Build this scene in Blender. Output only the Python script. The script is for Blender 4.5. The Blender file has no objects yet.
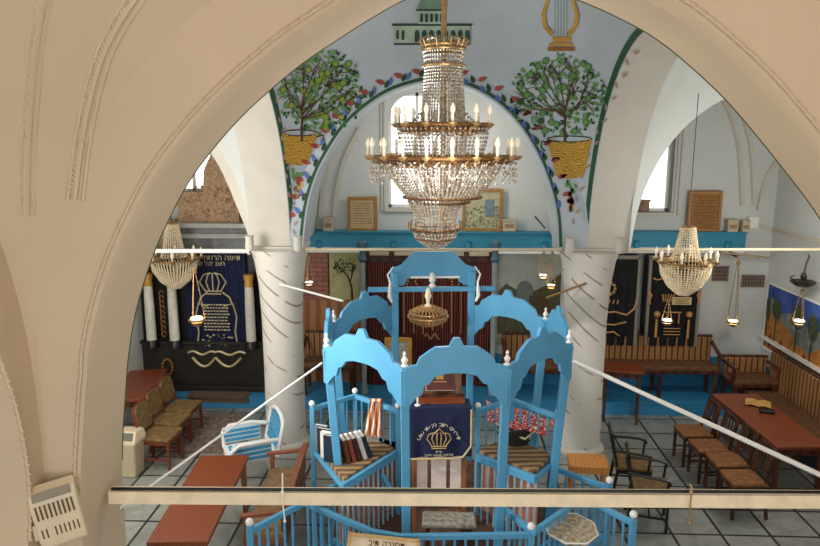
import bpy, bmesh, math, random
from mathutils import Vector, Matrix
random.seed(5)
S = bpy.context.scene
COL = S.collection
PI = math.pi
R_ = math.radians
# ------------------------------------------------------------------ camera
F = 680.0; PITCH = math.atan(129/F); YAW = R_(2.48); CAMP = Vector((0, 0, 4.5))
cam_d = bpy.data.cameras.new('camera'); cam = bpy.data.objects.new('camera', cam_d); COL.objects.link(cam)
cam_d.sensor_width = 36; cam_d.lens = 36*F/820; cam_d.clip_start = 0.02; cam_d.clip_end = 200
cam.location = CAMP; cam.rotation_euler = (PI/2-PITCH, 0, YAW)
S.camera = cam
CM = Matrix.LocRotScale(CAMP, cam.rotation_euler.to_quaternion(), None).to_3x3()
def ray(px, py): return CM @ Vector(((px-410)/F, -(py-273)/F, -1))
def atY(px, py, Y): d = ray(px, py); return CAMP + d*(Y/d.y)
def atX(px, py, X): d = ray(px, py); return CAMP + d*(X/d.x)
def atZ(px, py, z): d = ray(px, py); return CAMP + d*((z-CAMP.z)/d.z)
# ------------------------------------------------------------------ materials
def lin(c):
    return tuple((x/12.92 if x <= .04045 else ((x+.055)/1.055)**2.4) for x in [v/255 for v in c])
MATS = {}
def mat(name, col, rough=.6, metal=0, var=.12, scale=6, bump=0, spec=.4, emit=None, es=1, trans=0, col2=None, dist=2.0, coord='Object'):
    if name in MATS: return MATS[name]
    m = bpy.data.materials.new(name); m.use_nodes = True; nt = m.node_tree; N = nt.nodes; L = nt.links
    b = N['Principled BSDF']; b.inputs['Roughness'].default_value = rough; b.inputs['Metallic'].default_value = metal
    b.inputs['Specular IOR Level'].default_value = spec
    c = lin(col); c2 = lin(col2) if col2 else tuple(max(0, x*(1-var*2)) for x in c)
    tc = N.new('ShaderNodeTexCoord'); no = N.new('ShaderNodeTexNoise'); no.inputs['Scale'].default_value = scale
    no.inputs['Detail'].default_value = 4; no.inputs['Distortion'].default_value = dist*.1
    L.new(tc.outputs[coord], no.inputs['Vector'])
    r = N.new('ShaderNodeValToRGB'); r.color_ramp.elements[0].position = .3; r.color_ramp.elements[1].position = .7
    r.color_ramp.elements[0].color = (*c2, 1); r.color_ramp.elements[1].color = (*c, 1)
    L.new(no.outputs['Fac'], r.inputs['Fac']); L.new(r.outputs['Color'], b.inputs['Base Color'])
    if bump:
        bu = N.new('ShaderNodeBump'); bu.inputs['Strength'].default_value = bump; bu.inputs['Distance'].default_value = .02
        L.new(no.outputs['Fac'], bu.inputs['Height']); L.new(bu.outputs['Normal'], b.inputs['Normal'])
    if trans: b.inputs['Transmission Weight'].default_value = trans
    if emit:
        b.inputs['Emission Color'].default_value = (*lin(emit), 1); b.inputs['Emission Strength'].default_value = es
    MATS[name] = m; return m
def wave_mat(name, c1, c2, scale, axis='X', rough=.5, pos=(.45, .55), dist=0, coord='Object', c3=None, detail=2):
    if name in MATS: return MATS[name]
    m = mat(name, c1, rough); nt = m.node_tree; N = nt.nodes; L = nt.links
    tc = [n for n in N if n.type == 'TEX_COORD'][0]; r = [n for n in N if n.type == 'VALTORGB'][0]
    w = N.new('ShaderNodeTexWave'); w.bands_direction = axis; w.inputs['Scale'].default_value = scale
    w.inputs['Distortion'].default_value = dist; w.inputs['Detail'].default_value = detail
    L.new(tc.outputs[coord], w.inputs['Vector']); L.new(w.outputs['Fac'], r.inputs['Fac'])
    e = r.color_ramp.elements; e[0].position, e[1].position = pos; e[0].color = (*lin(c1), 1); e[1].color = (*lin(c2), 1)
    if c3: x = e.new(min(1, pos[1]+.25)); x.color = (*lin(c3), 1)
    return m
def floor_mat():
    m = bpy.data.materials.new('floor_tiles'); m.use_nodes = True; nt = m.node_tree; N = nt.nodes; L = nt.links
    b = N['Principled BSDF']; b.inputs['Roughness'].default_value = .32
    tc = N.new('ShaderNodeTexCoord'); mp = N.new('ShaderNodeMapping'); L.new(tc.outputs['Object'], mp.inputs['Vector'])
    mp.inputs['Location'].default_value = (-FX0, -FY0, 0)
    br = N.new('ShaderNodeTexBrick'); br.offset = 0; br.inputs['Scale'].default_value = 1
    br.inputs['Brick Width'].default_value = TILE; br.inputs['Row Height'].default_value = TILE
    br.inputs['Mortar Size'].default_value = .017; br.inputs['Mortar Smooth'].default_value = .1; br.inputs['Bias'].default_value = -.2
    br.inputs['Color1'].default_value = (*lin((160, 160, 152)), 1); br.inputs['Color2'].default_value = (*lin((142, 146, 144)), 1)
    br.inputs['Mortar'].default_value = (*lin((52, 48, 44)), 1)
    L.new(mp.outputs['Vector'], br.inputs['Vector'])
    no = N.new('ShaderNodeTexNoise'); no.inputs['Scale'].default_value = 3.5; no.inputs['Detail'].default_value = 8; no.inputs['Distortion'].default_value = 1.5
    L.new(tc.outputs['Object'], no.inputs['Vector'])
    mx = N.new('ShaderNodeMix'); mx.data_type = 'RGBA'; mx.blend_type = 'MULTIPLY'; mx.inputs['Factor'].default_value = .55
    rr = N.new('ShaderNodeValToRGB'); rr.color_ramp.elements[0].position = .35; rr.color_ramp.elements[0].color = (.55, .55, .52, 1)
    rr.color_ramp.elements[1].position = .6; L.new(no.outputs['Fac'], rr.inputs['Fac'])
    L.new(br.outputs['Color'], mx.inputs[6]); L.new(rr.outputs['Color'], mx.inputs[7]); L.new(mx.outputs[2], b.inputs['Base Color'])
    return m
def marble_mat():
    m = bpy.data.materials.new('column_paint'); m.use_nodes = True; nt = m.node_tree; N = nt.nodes; L = nt.links
    b = N['Principled BSDF']; b.inputs['Roughness'].default_value = .45
    tc = N.new('ShaderNodeTexCoord'); mp = N.new('ShaderNodeMapping'); L.new(tc.outputs['Object'], mp.inputs['Vector'])
    mp.inputs['Rotation'].default_value = (0, R_(52), R_(15))
    w = N.new('ShaderNodeTexWave'); w.inputs['Scale'].default_value = .62; w.inputs['Distortion'].default_value = 9; w.inputs['Detail'].default_value = 2; w.inputs['Detail Scale'].default_value = .7
    L.new(mp.outputs['Vector'], w.inputs['Vector'])
    r = N.new('ShaderNodeValToRGB'); e = r.color_ramp.elements
    e[0].position = 0; e[0].color = (*lin((160, 150, 138)), 1); e[1].position = .02; e[1].color = (*lin((222, 216, 206)), 1)
    L.new(w.outputs['Fac'], r.inputs['Fac'])
    w.inputs['Scale'].default_value = 1.5; w.inputs['Distortion'].default_value = 3.2; e[1].position = .06; e[0].color = (*lin((140, 128, 116)), 1)
    no = N.new('ShaderNodeTexNoise'); no.inputs['Scale'].default_value = 2.6; no.inputs['Detail'].default_value = 1; L.new(tc.outputs['Object'], no.inputs['Vector'])
    r2 = N.new('ShaderNodeValToRGB'); r2.color_ramp.elements[0].position = .5; r2.color_ramp.elements[1].position = .56; L.new(no.outputs['Fac'], r2.inputs['Fac'])
    mx = N.new('ShaderNodeMix'); mx.data_type = 'RGBA'; L.new(r2.outputs['Color'], mx.inputs['Factor']); L.new(r.outputs['Color'], mx.inputs[7])
    mx.inputs[6].default_value = (*lin((222, 216, 206)), 1); L.new(mx.outputs[2], b.inputs['Base Color'])
    return m
white = mat('wall_plaster', (208, 210, 206), .8, var=.03, scale=2, bump=.15)
cream = mat('gallery_plaster', (208, 186, 158), .8, var=.03, scale=1.6, bump=.3)
offw = mat('arch_plaster', (206, 200, 188), .8, var=.04, scale=3, bump=.2)
mural_bg = mat('mural_ground', (184, 192, 198), .75, var=.05, scale=2)
green = mat('green_line_paint', (38, 84, 52), .6)
leafg = mat('painted_leaf_green', (104, 150, 84), .6); leafd = mat('painted_leaf_dark', (38, 74, 44), .6)
trunk = mat('painted_trunk', (84, 52, 40), .6); fruit = mat('painted_fruit', (140, 160, 60), .6)
redp = mat('painted_red_leaf', (168, 74, 66), .6); bluep = mat('painted_blue_leaf', (84, 110, 180), .6)
basket = wave_mat('painted_basket', (132, 96, 30), (208, 160, 60), 11, 'Z', .6, (.1, .6), 14, detail=6)
gold = mat('gold_paint', (214, 160, 70), .45, .25); golddk = mat('gold_paint_dark', (150, 100, 40), .5)
stonegr = mat('painted_stone_green', (176, 192, 172), .6); darkgr = mat('painted_dark_arch', (50, 74, 66), .6)
domeg = mat('painted_dome', (122, 148, 128), .6)
blue = mat('blue_gloss_paint', (88, 160, 200), .35, var=.06, scale=3)
bluew = mat('blue_wall_paint', (58, 140, 186), .5, var=.08, scale=3)
blued = mat('blue_shelf_paint', (48, 138, 168), .5, var=.05)
blue_lit = mat('blue_gloss_lit', (150, 208, 232), .4)  # the bimah blue as lit, brightness put into the colour
wpaint = mat('white_enamel', (238, 236, 230), .35, var=.02)
creamp = mat('cream_enamel', (222, 204, 172), .4, var=.04)
blk = mat('black_lacquer', (26, 24, 24), .35, var=.1)
brass = mat('aged_brass', (206, 164, 110), .35, .6, var=.2, scale=20)
wood_red = wave_mat('red_wood', (112, 52, 26), (136, 68, 36), 9, 'X', .35, (.0, 1), 5, detail=4)
wood_dk = wave_mat('dark_wood', (62, 34, 22), (92, 52, 32), 1.5, 'X', .4, (.2, .8), 6)
wood_br = wave_mat('brown_wood', (106, 66, 40), (140, 92, 58), 1.5, 'X', .45, (.2, .8), 6)
wood_lt = wave_mat('orange_wood', (206, 134, 62), (216, 146, 72), 6, 'X', .4, (.2, .8), 5)
stripe = wave_mat('striped_upholstery', (84, 58, 34), (184, 136, 80), 3.2, 'X', .8, (.2, .55), .6, c3=(150, 100, 58))
stripez = wave_mat('striped_cushion', (92, 72, 48), (150, 122, 84), 3.0, 'Y', .85, (.3, .7), 1.5)
olive = mat('olive_upholstery', (136, 108, 66), .85, col2=(100, 76, 44), scale=14)
marble = marble_mat()
def crystal_m():
    m = mat('cut_crystal', (255, 246, 226), .08, 0, var=.15, scale=40, spec=.9, col2=(150, 112, 74)); m.node_tree.nodes['Principled BSDF'].inputs['Transmission Weight'].default_value = .25
    return m
crystal = crystal_m()
crystal_pale = mat('pale_glass_beads', (255, 244, 216), .15, var=.1, scale=40, spec=.8, col2=(214, 186, 142))
candle = mat('candle_sleeve', (240, 226, 196), .4, var=.03)
bulbm = mat('candle_bulb', (250, 236, 210), .15, emit=(255, 232, 200), es=.25)
flame = mat('lit_lamp_glass', (255, 240, 200), .2, emit=(255, 225, 160), es=9)
flamew = mat('lit_lamp_white', (255, 250, 240), .2, emit=(255, 250, 245), es=7)
glassm = mat('window_glass', (255, 255, 255), .02, var=0, trans=1)
# ------------------------------------------------------------------ mesh builder
class MB:
    def __init__(s): s.v = []; s.f = []; s.m = []; s.T = Matrix.Identity(4)
    def add(s, vs, fs, m=0):
        o = len(s.v); s.v += [tuple(s.T @ Vector(p)) for p in vs]; s.f += [tuple(i+o for i in f) for f in fs]; s.m += [m]*len(fs); return s
    def box(s, c, d, m=0, rz=0, tx=1, ty=1, rx=0, ry=0):
        R = Matrix.Rotation(rz, 3, 'Z') @ Matrix.Rotation(ry, 3, 'Y') @ Matrix.Rotation(rx, 3, 'X'); vs = []
        for k in (-1, 1):
            for i, j in ((-1, -1), (1, -1), (1, 1), (-1, 1)):
                a, b = (tx, ty) if k > 0 else (1, 1)
                vs.append(Vector(c)+R @ Vector((i*d[0]/2*a, j*d[1]/2*b, k*d[2]/2)))
        return s.add(vs, [(3, 2, 1, 0), (4, 5, 6, 7), (0, 1, 5, 4), (1, 2, 6, 5), (2, 3, 7, 6), (3, 0, 4, 7)], m)
    def beam(s, p, q, w, h, m=0, up=(0, 0, 1)):
        p = Vector(p); q = Vector(q); d = (q-p).normalized(); u = Vector(up)
        if abs(d.dot(u)) > .98: u = Vector((0, 1, 0))
        r = d.cross(u).normalized(); u = r.cross(d).normalized(); vs = []
        for c in (p, q):
            for a, b in ((-1, -1), (1, -1), (1, 1), (-1, 1)): vs.append(c+r*a*w/2+u*b*h/2)
        return s.add(vs, [(0, 1, 2, 3), (7, 6, 5, 4), (0, 4, 5, 1), (1, 5, 6, 2), (2, 6, 7, 3), (3, 7, 4, 0)], m)
    def tube(s, pts, r, n=8, m=0, cap=True):
        pts = [Vector(p) for p in pts]; vs = []; fs = []; N = len(pts); pu = None
        for i, p in enumerate(pts):
            d = (pts[min(i+1, N-1)]-pts[max(i-1, 0)]).normalized()
            if pu is None:
                u = Vector((0, 0, 1)) if abs(d.z) < .9 else Vector((1, 0, 0))
            else: u = pu
            a = d.cross(u).normalized(); u = a.cross(d).normalized(); pu = u
            rr = r[i] if isinstance(r, (list, tuple)) else r
            for k in range(n):
                t = 2*PI*k/n; vs.append(p+(a*math.cos(t)+u*math.sin(t))*rr)
        for i in range(N-1):
            for k in range(n):
                k2 = (k+1) % n; fs.append((i*n+k, i*n+k2, (i+1)*n+k2, (i+1)*n+k))
        if cap: fs.append(tuple(range(n-1, -1, -1))); fs.append(tuple(range((N-1)*n, N*n)))
        return s.add(vs, fs, m)
    def lathe(s, prof, c=(0, 0, 0), n=16, m=0, sq=0):
        vs = []; fs = []; N = len(prof); c = Vector(c)
        for r, z in prof:
            for k in range(n):
                t = 2*PI*k/n+sq; vs.append(c+Vector((r*math.cos(t), r*math.sin(t), z)))
        for i in range(N-1):
            for k in range(n):
                k2 = (k+1) % n; fs.append((i*n+k, i*n+k2, (i+1)*n+k2, (i+1)*n+k))
        if prof[0][0] > 1e-4: fs.append(tuple(range(n-1, -1, -1)))
        if prof[-1][0] > 1e-4: fs.append(tuple(range((N-1)*n, N*n)))
        return s.add(vs, fs, m)
    def grid(s, P, m=0, flip=False):
        R = len(P); C = len(P[0]); fs = []
        for i in range(R-1):
            for j in range(C-1):
                q = (i*C+j, i*C+j+1, (i+1)*C+j+1, (i+1)*C+j); fs.append(q[::-1] if flip else q)
        return s.add([p for r in P for p in r], fs, m)
    def slab(s, top, bot, th, m=0):
        """panel between two matching polylines, extruded by the vector th"""
        th = Vector(th); n = len(top); top = [Vector(p) for p in top]; bot = [Vector(p) for p in bot]
        vs = top+bot+[p+th for p in top]+[p+th for p in bot]; fs = []
        for i in range(n-1):
            fs += [(i, i+1, n+i+1, n+i), (2*n+i, 3*n+i, 3*n+i+1, 2*n+i+1), (i, 2*n+i, 2*n+i+1, i+1), (n+i, n+i+1, 3*n+i+1, 3*n+i)]
        fs += [(0, n, 3*n, 2*n), (n-1, 3*n-1, 4*n-1, 2*n-1)]
        return s.add(vs, fs, m)
    def prism(s, pts, th, m=0):
        pts = [Vector(p) for p in pts]; n = len(pts); th = Vector(th)
        return s.add(pts+[p+th for p in pts], [tuple(range(n)), tuple(range(2*n-1, n-1, -1))]+[(i, n+i, n+(i+1) % n, (i+1) % n) for i in range(n)], m)
    def ball(s, c, r, m=0, n=8, sz=1):
        k = max(4, n//2+1); return s.lathe([(max(1e-5, r*math.sin(PI*i/k)), -r*sz*math.cos(PI*i/k)) for i in range(k+1)], c, n, m)
    def octa(s, c, r, h, m=0):
        c = Vector(c); return s.add([c+Vector((0, 0, h)), c+Vector((r, 0, 0)), c+Vector((0, r, 0)), c+Vector((-r, 0, 0)), c+Vector((0, -r, 0)), c-Vector((0, 0, h))],
            [(0, 1, 2), (0, 2, 3), (0, 3, 4), (0, 4, 1), (5, 2, 1), (5, 3, 2), (5, 4, 3), (5, 1, 4)], m)
    def build(s, name, mats, parent=None, smooth=38, bev=0, base=None, label=None, kind=None):
        """base: world point that becomes the object's origin (coordinates in the builder are then world ones)"""
        me = bpy.data.meshes.new(name)
        vs = s.v
        if base is not None: b = Vector(base); vs = [tuple(Vector(p)-b) for p in vs]
        me.from_pydata(vs, [], s.f)
        if not isinstance(mats, (list, tuple)): mats = [mats]
        for m in mats: me.materials.append(m)
        me.polygons.foreach_set('material_index', s.m)
        bm = bmesh.new(); bm.from_mesh(me)
        bmesh.ops.remove_doubles(bm, verts=bm.verts, dist=1e-5)
        bmesh.ops.recalc_face_normals(bm, faces=bm.faces)
        if smooth:
            lim = R_(smooth)
            for f in bm.faces: f.smooth = True
            for e in bm.edges:
                if len(e.link_faces) != 2 or e.calc_face_angle(9) > lim: e.smooth = False
        bm.to_mesh(me); bm.free()
        o = bpy.data.objects.new(name, me); COL.objects.link(o)
        if parent: o.parent = parent
        elif base is not None: o.location = base
        if bev:
            mo = o.modifiers.new('bevel', 'BEVEL'); mo.width = bev; mo.segments = 2; mo.limit_method = 'ANGLE'
        if label: o['label'] = label
        if kind: o['kind'] = kind
        return o
def thing(name, label, cat, loc=(0, 0, 0), rz=0, group=None):
    o = bpy.data.objects.new(name, None); COL.objects.link(o); o.location = loc; o.rotation_euler = (0, 0, rz)
    o.empty_display_size = .1; o['label'] = label; o['category'] = cat
    if group: o['group'] = group
    return o
def tag(o, label, cat, group=None):
    o['label'] = label; o['category'] = cat
    if group: o['group'] = group
    return o
def st(o): o['kind'] = 'structure'; return o
def kids(o): return [c for c in bpy.data.objects if c.parent == o]
def dup(o, loc, rz=None, label=None, group=None, sc=None):
    def cp(x, par):
        c = x.copy(); COL.objects.link(c)
        if par: c.parent = par
        for k in [k for k in kids(x) if k is not c]: cp(k, c)
        return c
    c = cp(o, None); c.location = loc
    if rz is not None: c.rotation_euler = (0, 0, rz)
    if label: c['label'] = label
    if group: c['group'] = group
    if sc: c.scale = sc
    return c
def lerp(a, b, t): return a+(b-a)*t
def resample(pts, n):
    pts = [Vector(p) for p in pts]; d = [0]
    for a, b in zip(pts, pts[1:]): d.append(d[-1]+(b-a).length)
    out = []; j = 0
    for i in range(n):
        t = d[-1]*i/(n-1)
        while j < len(d)-2 and d[j+1] < t: j += 1
        out.append(pts[j].lerp(pts[j+1], (t-d[j])/max(1e-9, d[j+1]-d[j])))
    return out
def smoothc(pts, n):
    """Catmull-Rom through pts"""
    pts = [Vector(p) for p in pts]; q = [pts[0]*2-pts[1]]+pts+[pts[-1]*2-pts[-2]]; out = []
    for i in range(1, len(q)-2):
        for k in range(6):
            t = k/6; a, b, c, d = q[i-1], q[i], q[i+1], q[i+2]
            out.append(.5*((2*b)+(c-a)*t+(2*a-5*b+4*c-d)*t*t+(-a+3*b-3*c+d)*t**3))
    out.append(pts[-1]); return resample(out, n)
# ------------------------------------------------------------------ architecture
YF, YB, YW = 9.6, 10.1, 11.85
LX, RX = -2.14, 2.10
g0 = atZ(632, 411, 0); g1 = atZ(690, 491, 0); g2 = atZ(700, 420, 0); g3 = atZ(700, 467.4, 0)
TILE = (g2.y-g3.y)/3; FX0 = (g0.x+g1.x)/2; FY0 = g2.y
print('TILE', TILE, 'fx', g0.x, g1.x, 'pt', atZ(664, 411, 0).x, atZ(743, 510, 0).x, atZ(192.6, 421.8, 0).x, atZ(131.5, 493.6, 0).x)
print('cols', atZ(288, 455, 0), atZ(586, 455, 0), 'plat', atZ(640, 411, 0))
b = MB(); b.box((.3, 6, -.1), (13.6, 15, .2)); st(b.build('floor', floor_mat()))
# blue platform along the back wall
b = MB(); b.box((.5, 11.5, .1), (10.9, 1.0, .2)); b.box((.5, 11.49, .212), (10.9, 1.02, .025), 1)
st(b.build('trim_1', [bluew, bluew]))
def wallbox(name, c, d, m=white): b = MB(); b.box(c, d); return st(b.build(name, m))
# back wall with window openings (plate pieces)
WZ = 8.2
def rect_wall(name, x0, x1, z0, z1, holes, y, th, m):
    xs = sorted({x0, x1, *[h[0] for h in holes], *[h[1] for h in holes]}); zs = sorted({z0, z1, *[h[2] for h in holes], *[h[3] for h in holes]})
    b = MB()
    for i in range(len(xs)-1):
        for j in range(len(zs)-1):
            cx = (xs[i]+xs[i+1])/2; cz = (zs[j]+zs[j+1])/2
            if any(h[0] < cx < h[1] and h[2] < cz < h[3] for h in holes): continue
            b.box((cx, y+th/2, cz), (xs[i+1]-xs[i], th, zs[j+1]-zs[j]))
    return st(b.build(name, m, smooth=0))
w1a, w1b = atY(388, 208, YW), atY(446, 92, YW); w2a, w2b = atY(628, 212, YW), atY(678, 112, YW); w3a, w3b = atY(170, 192, YW), atY(208, 120, YW)
holes = [(w1a.x, w1b.x, w1a.z, w1b.z), (w2a.x, w2b.x, w2a.z, w2b.z), (w3a.x, w3b.x, w3a.z, w3b.z)]
rect_wall('wall_back', -6.4, 6.6, 0, WZ, holes, YW, .25, white)
for k, h in enumerate(holes):
    b = MB(); x0, x1, z0, z1 = h; y = YW+.2
    for xx in (x0+.025, x1-.025, (x0+x1)/2+(.0 if k != 1 else -.12)): b.box((xx, y, (z0+z1)/2), (.05, .05, z1-z0))
    for zz in (z0+.025, z1-.025): b.box(((x0+x1)/2, y, zz), (x1-x0, .05, .05))
    fr = st(b.build('window_%d' % (k+1), wpaint, smooth=0))
    b = MB(); b.box(((x0+x1)/2, y, (z0+z1)/2), (x1-x0-.06, .008, z1-z0-.06)); b.build('glass_pane', glassm, fr)
    b = MB()
    if k == 0:   # arched head filling the corners
        n = 24; cx = (x0+x1)/2; r = (x1-x0)/2; t = [Vector((x0+(x1-x0)*i/n, YW+.01, z1+.01)) for i in range(n+1)]
        q = [Vector((p.x, p.y, z1-r+math.sqrt(max(0, r*r-(p.x-cx)**2)))) for p in t]
        b.slab(t, q, (0, .15, 0)); b.build('window_head', white, fr)
    b = MB()
    for d_, w_ in ((.03, .03), (.09, .02)):
        b.box((x0-d_-.02, YW-.015, (z0+z1)/2), (w_, .03, z1-z0+.1)); b.box((x1+d_+.02, YW-.015, (z0+z1)/2), (w_, .03, z1-z0+.1))
    b.box(((x0+x1)/2, YW-.03, z0-.03), (x1-x0+.1, .07, .05)); b.build('window_frame', offw, fr)
    if k == 1:
        b = MB(); b.box((x0+.22, YW+.1, z0+.09), (.3, .12, .16)); b.box((x0+.22, YW+.1, z0+.19), (.34, .14, .03)); tag(b.build('wooden_box', wood_br, base=(x0+.22, YW+.1, z0+.01)), 'small brown wooden box on the sill of the bright right-hand window', 'box')
wallbox('wall_right', (5.86, 6.2, 4.1), (.3, 11.9, 8.2))
wallbox('wall_left', (-5.35, 6.2, 4.1), (.3, 11.9, 8.2))
print('rightwall X', atY(770, 300, YW).x, 'leftwall', atY(150, 300, YW).x)
# heightfield vaults
def vaultfn(cx, cy, hx, hy, z0, az, near=1.0):
    R2 = hx*hx+hy*hy
    def z(x, y):
        dy = (y-cy)*(1 if y > cy else near); q = 1-((x-cx)**2+dy*dy)/R2
        return z0+az*math.sqrt(max(0, q))
    return z
def vault(name, fn, x0, x1, y0, y1, m, n=90):
    b = MB(); G = []
    for i in range(n+1):
        t = (1-math.cos(PI*i/n))/2; y = lerp(y0, y1, t); row = []
        for j in range(n+1):
            u = (1-math.cos(PI*j/n))/2; x = lerp(x0, x1, u); row.append((x, y, fn(x, y)))
        G.append(row)
    b.grid(G, 0); return st(b.build(name, m, smooth=60))
VC = vaultfn((LX+RX)/2, 7.3, 2.12, 2.3, 3.0, 3.6, .5)
CEIL = vault('ceiling', VC, LX, RX, 5.0, YF, mural_bg, 130)
VR = vaultfn(4.4, 7.3, 1.7, 2.3, 3.0, 3.75, .5); VL = vaultfn(-4.4, 7.3, 1.7, 2.3, 3.0, 3.75, .5)
vault('ceiling_right', VR, 2.66, 6.1, 5.0, YF, white, 40); vault('ceiling_left', VL, -6.1, -2.7, 5.0, YF, white, 40)
# transverse wall with three arches
def P9(l, Y=YF): return [atY(x, y, Y) for x, y in l]
Fpx = [(303, 252), (304, 235), (308, 205), (317, 175), (330, 150), (345, 128), (365, 109), (388, 94), (410, 86), (431, 82), (455, 84), (478, 92), (500, 106), (520, 127), (537, 155), (549, 185), (556, 215), (558, 252)]
Fc = smoothc(P9(Fpx), 70)
Rh = P9([(611, 252), (616, 225), (624, 200), (634, 175), (648, 150), (668, 125), (690, 107), (712, 95)])
xm = 4.25; Rc = smoothc(Rh+[Vector((xm, YF, 5.3))]+[Vector((2*xm-p.x, YF, p.z)) for p in Rh[::-1]], 60)
Lh = P9([(251, 252), (247, 232), (239, 212), (230, 190), (221, 170), (212, 155)])
xm2 = -4.25; Lh += [Vector((-3.4, YF, 4.65)), Vector((-3.75, YF, 4.95))]
Lc = smoothc([Vector((2*xm2-p.x, YF, p.z)) for p in Lh]+[Vector((xm2, YF, 5.12))]+Lh[::-1], 60)
def arch_plate(name, curve, x0, x1, ztop, y0, y1, m):
    curve = sorted(curve, key=lambda p: p.x); zb = 3.0
    c = [Vector((x0, y0, zb))]+[Vector((curve[0].x-.001, y0, zb))]+[Vector((p.x, y0, p.z)) for p in curve]+[Vector((curve[-1].x+.001, y0, zb)), Vector((x1, y0, zb))]
    b = MB(); b.slab([Vector((p.x, y0, ztop)) for p in c], c, (0, y1-y0, 0)); return st(b.build(name, m, smooth=30))
arch_plate('wall_center', Fc, LX, RX, WZ, YF, YB, mural_bg)
arch_plate('wall_arcade_right', Rc, RX, 6.0, WZ, YF+.001, YB, offw)
arch_plate('wall_arcade_left', Lc, -6.0, LX, WZ, YF+.001, YB, offw)
# rear tunnels
def tunnel(name, curve, s, y0, y1, m):
    cx = (curve[0].x+curve[-1].x)/2; b = MB(); G = []
    for y in (y0, y1): G.append([Vector((cx+(p.x-cx)*s, y, 3+(p.z-3)*s)) for p in curve])
    b.grid(G); return st(b.build(name, m))
tunnel('ceiling_rear_center', Fc, 1.12, YB, YW, white); tunnel('ceiling_rear_right', Rc, 1.1, YB, YW, white); tunnel('ceiling_rear_left', Lc, 1.08, YB, YW, white)
# lateral arcades: curve = vault boundary
def lateral(name, X0, X1, fn, m):
    n = 60; c = [Vector((X0, lerp(5.0, YF, (1-math.cos(PI*i/n))/2), 0)) for i in range(n+1)]
    for p in c: p.z = fn(X0, p.y)
    b = MB(); b.slab([Vector((X0, p.y, WZ)) for p in c], c, (X1-X0, 0, 0)); return st(b.build(name, m, smooth=30)), c
_, CL = lateral('wall_lateral_left', LX, -2.72, VC, offw); _, CR = lateral('wall_lateral_right', RX, 2.68, VC, offw)
wallbox('ceiling_top', (.3, 6.2, 8.25), (13.6, 12.8, .1), white)
# blue dado and ribs
b = MB(); b.box((.3, YW-.01, .5), (11.0, .03, .56)); st(b.build('trim_12', bluew))
b = MB(); b.box((5.70, 8.5, .35), (.03, 6.6, .7)); st(b.build('trim_13', bluew))
for k, pts in enumerate(([(349, 122), (334, 146), (324, 178), (320, 218)], [(360, 128), (345, 158), (337, 190), (334, 218)], [(716, 92), (730, 112), (740, 150), (743, 205)], [(726, 92), (742, 112), (752, 150), (755, 205)], [(786, 150), (768, 176), (759, 210)], [(540, 150), (549, 180), (552, 215)])):
    b = MB(); c = smoothc(P9(pts, YW-.03) if 0 else [atY(x, y, YW-.03) for x, y in pts], 24); b.grid([[p+Vector((-.05, .03, 0)), p+Vector((-.03, -.02, 0)), p+Vector((.03, -.02, 0)), p+Vector((.05, .03, 0))] for p in c]); st(b.build('trim_%d' % (20+k), offw))
# green edge lines + painted border
def on_vault(px, py, off=.02):
    d = ray(px, py); t = 5.0/d.y; step = .04/d.y
    hit = lambda p: p.z > VC(min(max(p.x, LX), RX), p.y)-off or p.y >= YF-off*.6
    while not hit(CAMP+d*t): t += step
    a = t-step
    for _ in range(9):
        m = (a+t)/2
        if hit(CAMP+d*m): t = m
        else: a = m
    return CAMP+d*a
def strip3(pts, w, off):
    """flat ribbon along 3D pts; off = function giving the sideways vector"""
    return [[p+off(p)*(-w/2), p+off(p)*(w/2)] for p in pts]
b = MB()
cxF = -.13
fl = [Vector((cxF+(p.x-cxF)*1.012, YF-.008, 3+(p.z-3)*1.012)) for p in Fc]
b.grid([[p, Vector((cxF+(p.x-cxF)*1.022, p.y, 3+(p.z-3)*1.02))] for p in fl])
st(b.build('trim_2', green))
for k, (C, sx) in enumerate(((CL, 1), (CR, -1))):
    b = MB(); G = []
    for p in C[4:-1]:
        x = p.x+sx*.012; G.append([(x, p.y-.01, VC(x, p.y-.01)-.012), (x+sx*.05, p.y-.02, VC(x+sx*.05, p.y-.02)-.012)])
    b.grid(G); st(b.build('trim_%d' % (k+3), green))
def mural(name, label, loc):
    o = bpy.data.objects.new(name, None); COL.objects.link(o); o.location = loc; o.parent = CEIL; o['label'] = label; o.empty_display_size = .1; return o
def flat(b, pts, m): b.add([on_vault(x, y) for x, y in pts], [tuple(range(len(pts)))], m)
def frect(b, x0, x1, y0, y1, m, n=14, k=5):
    b.grid([[on_vault(lerp(x0, x1, j/n), lerp(y0, y1, i/k)) for j in range(n+1)] for i in range(k+1)], m)
def leaf(b, x, y, a, l, w, m):
    ca, sa = math.cos(a), math.sin(a)
    flat(b, [(x+ca*u*l-sa*v*w, y+sa*u*l+ca*v*w) for u, v in ((0, 0), (.3, .5), (.65, .42), (1, 0), (.65, -.42), (.3, -.5))], m)
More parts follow.
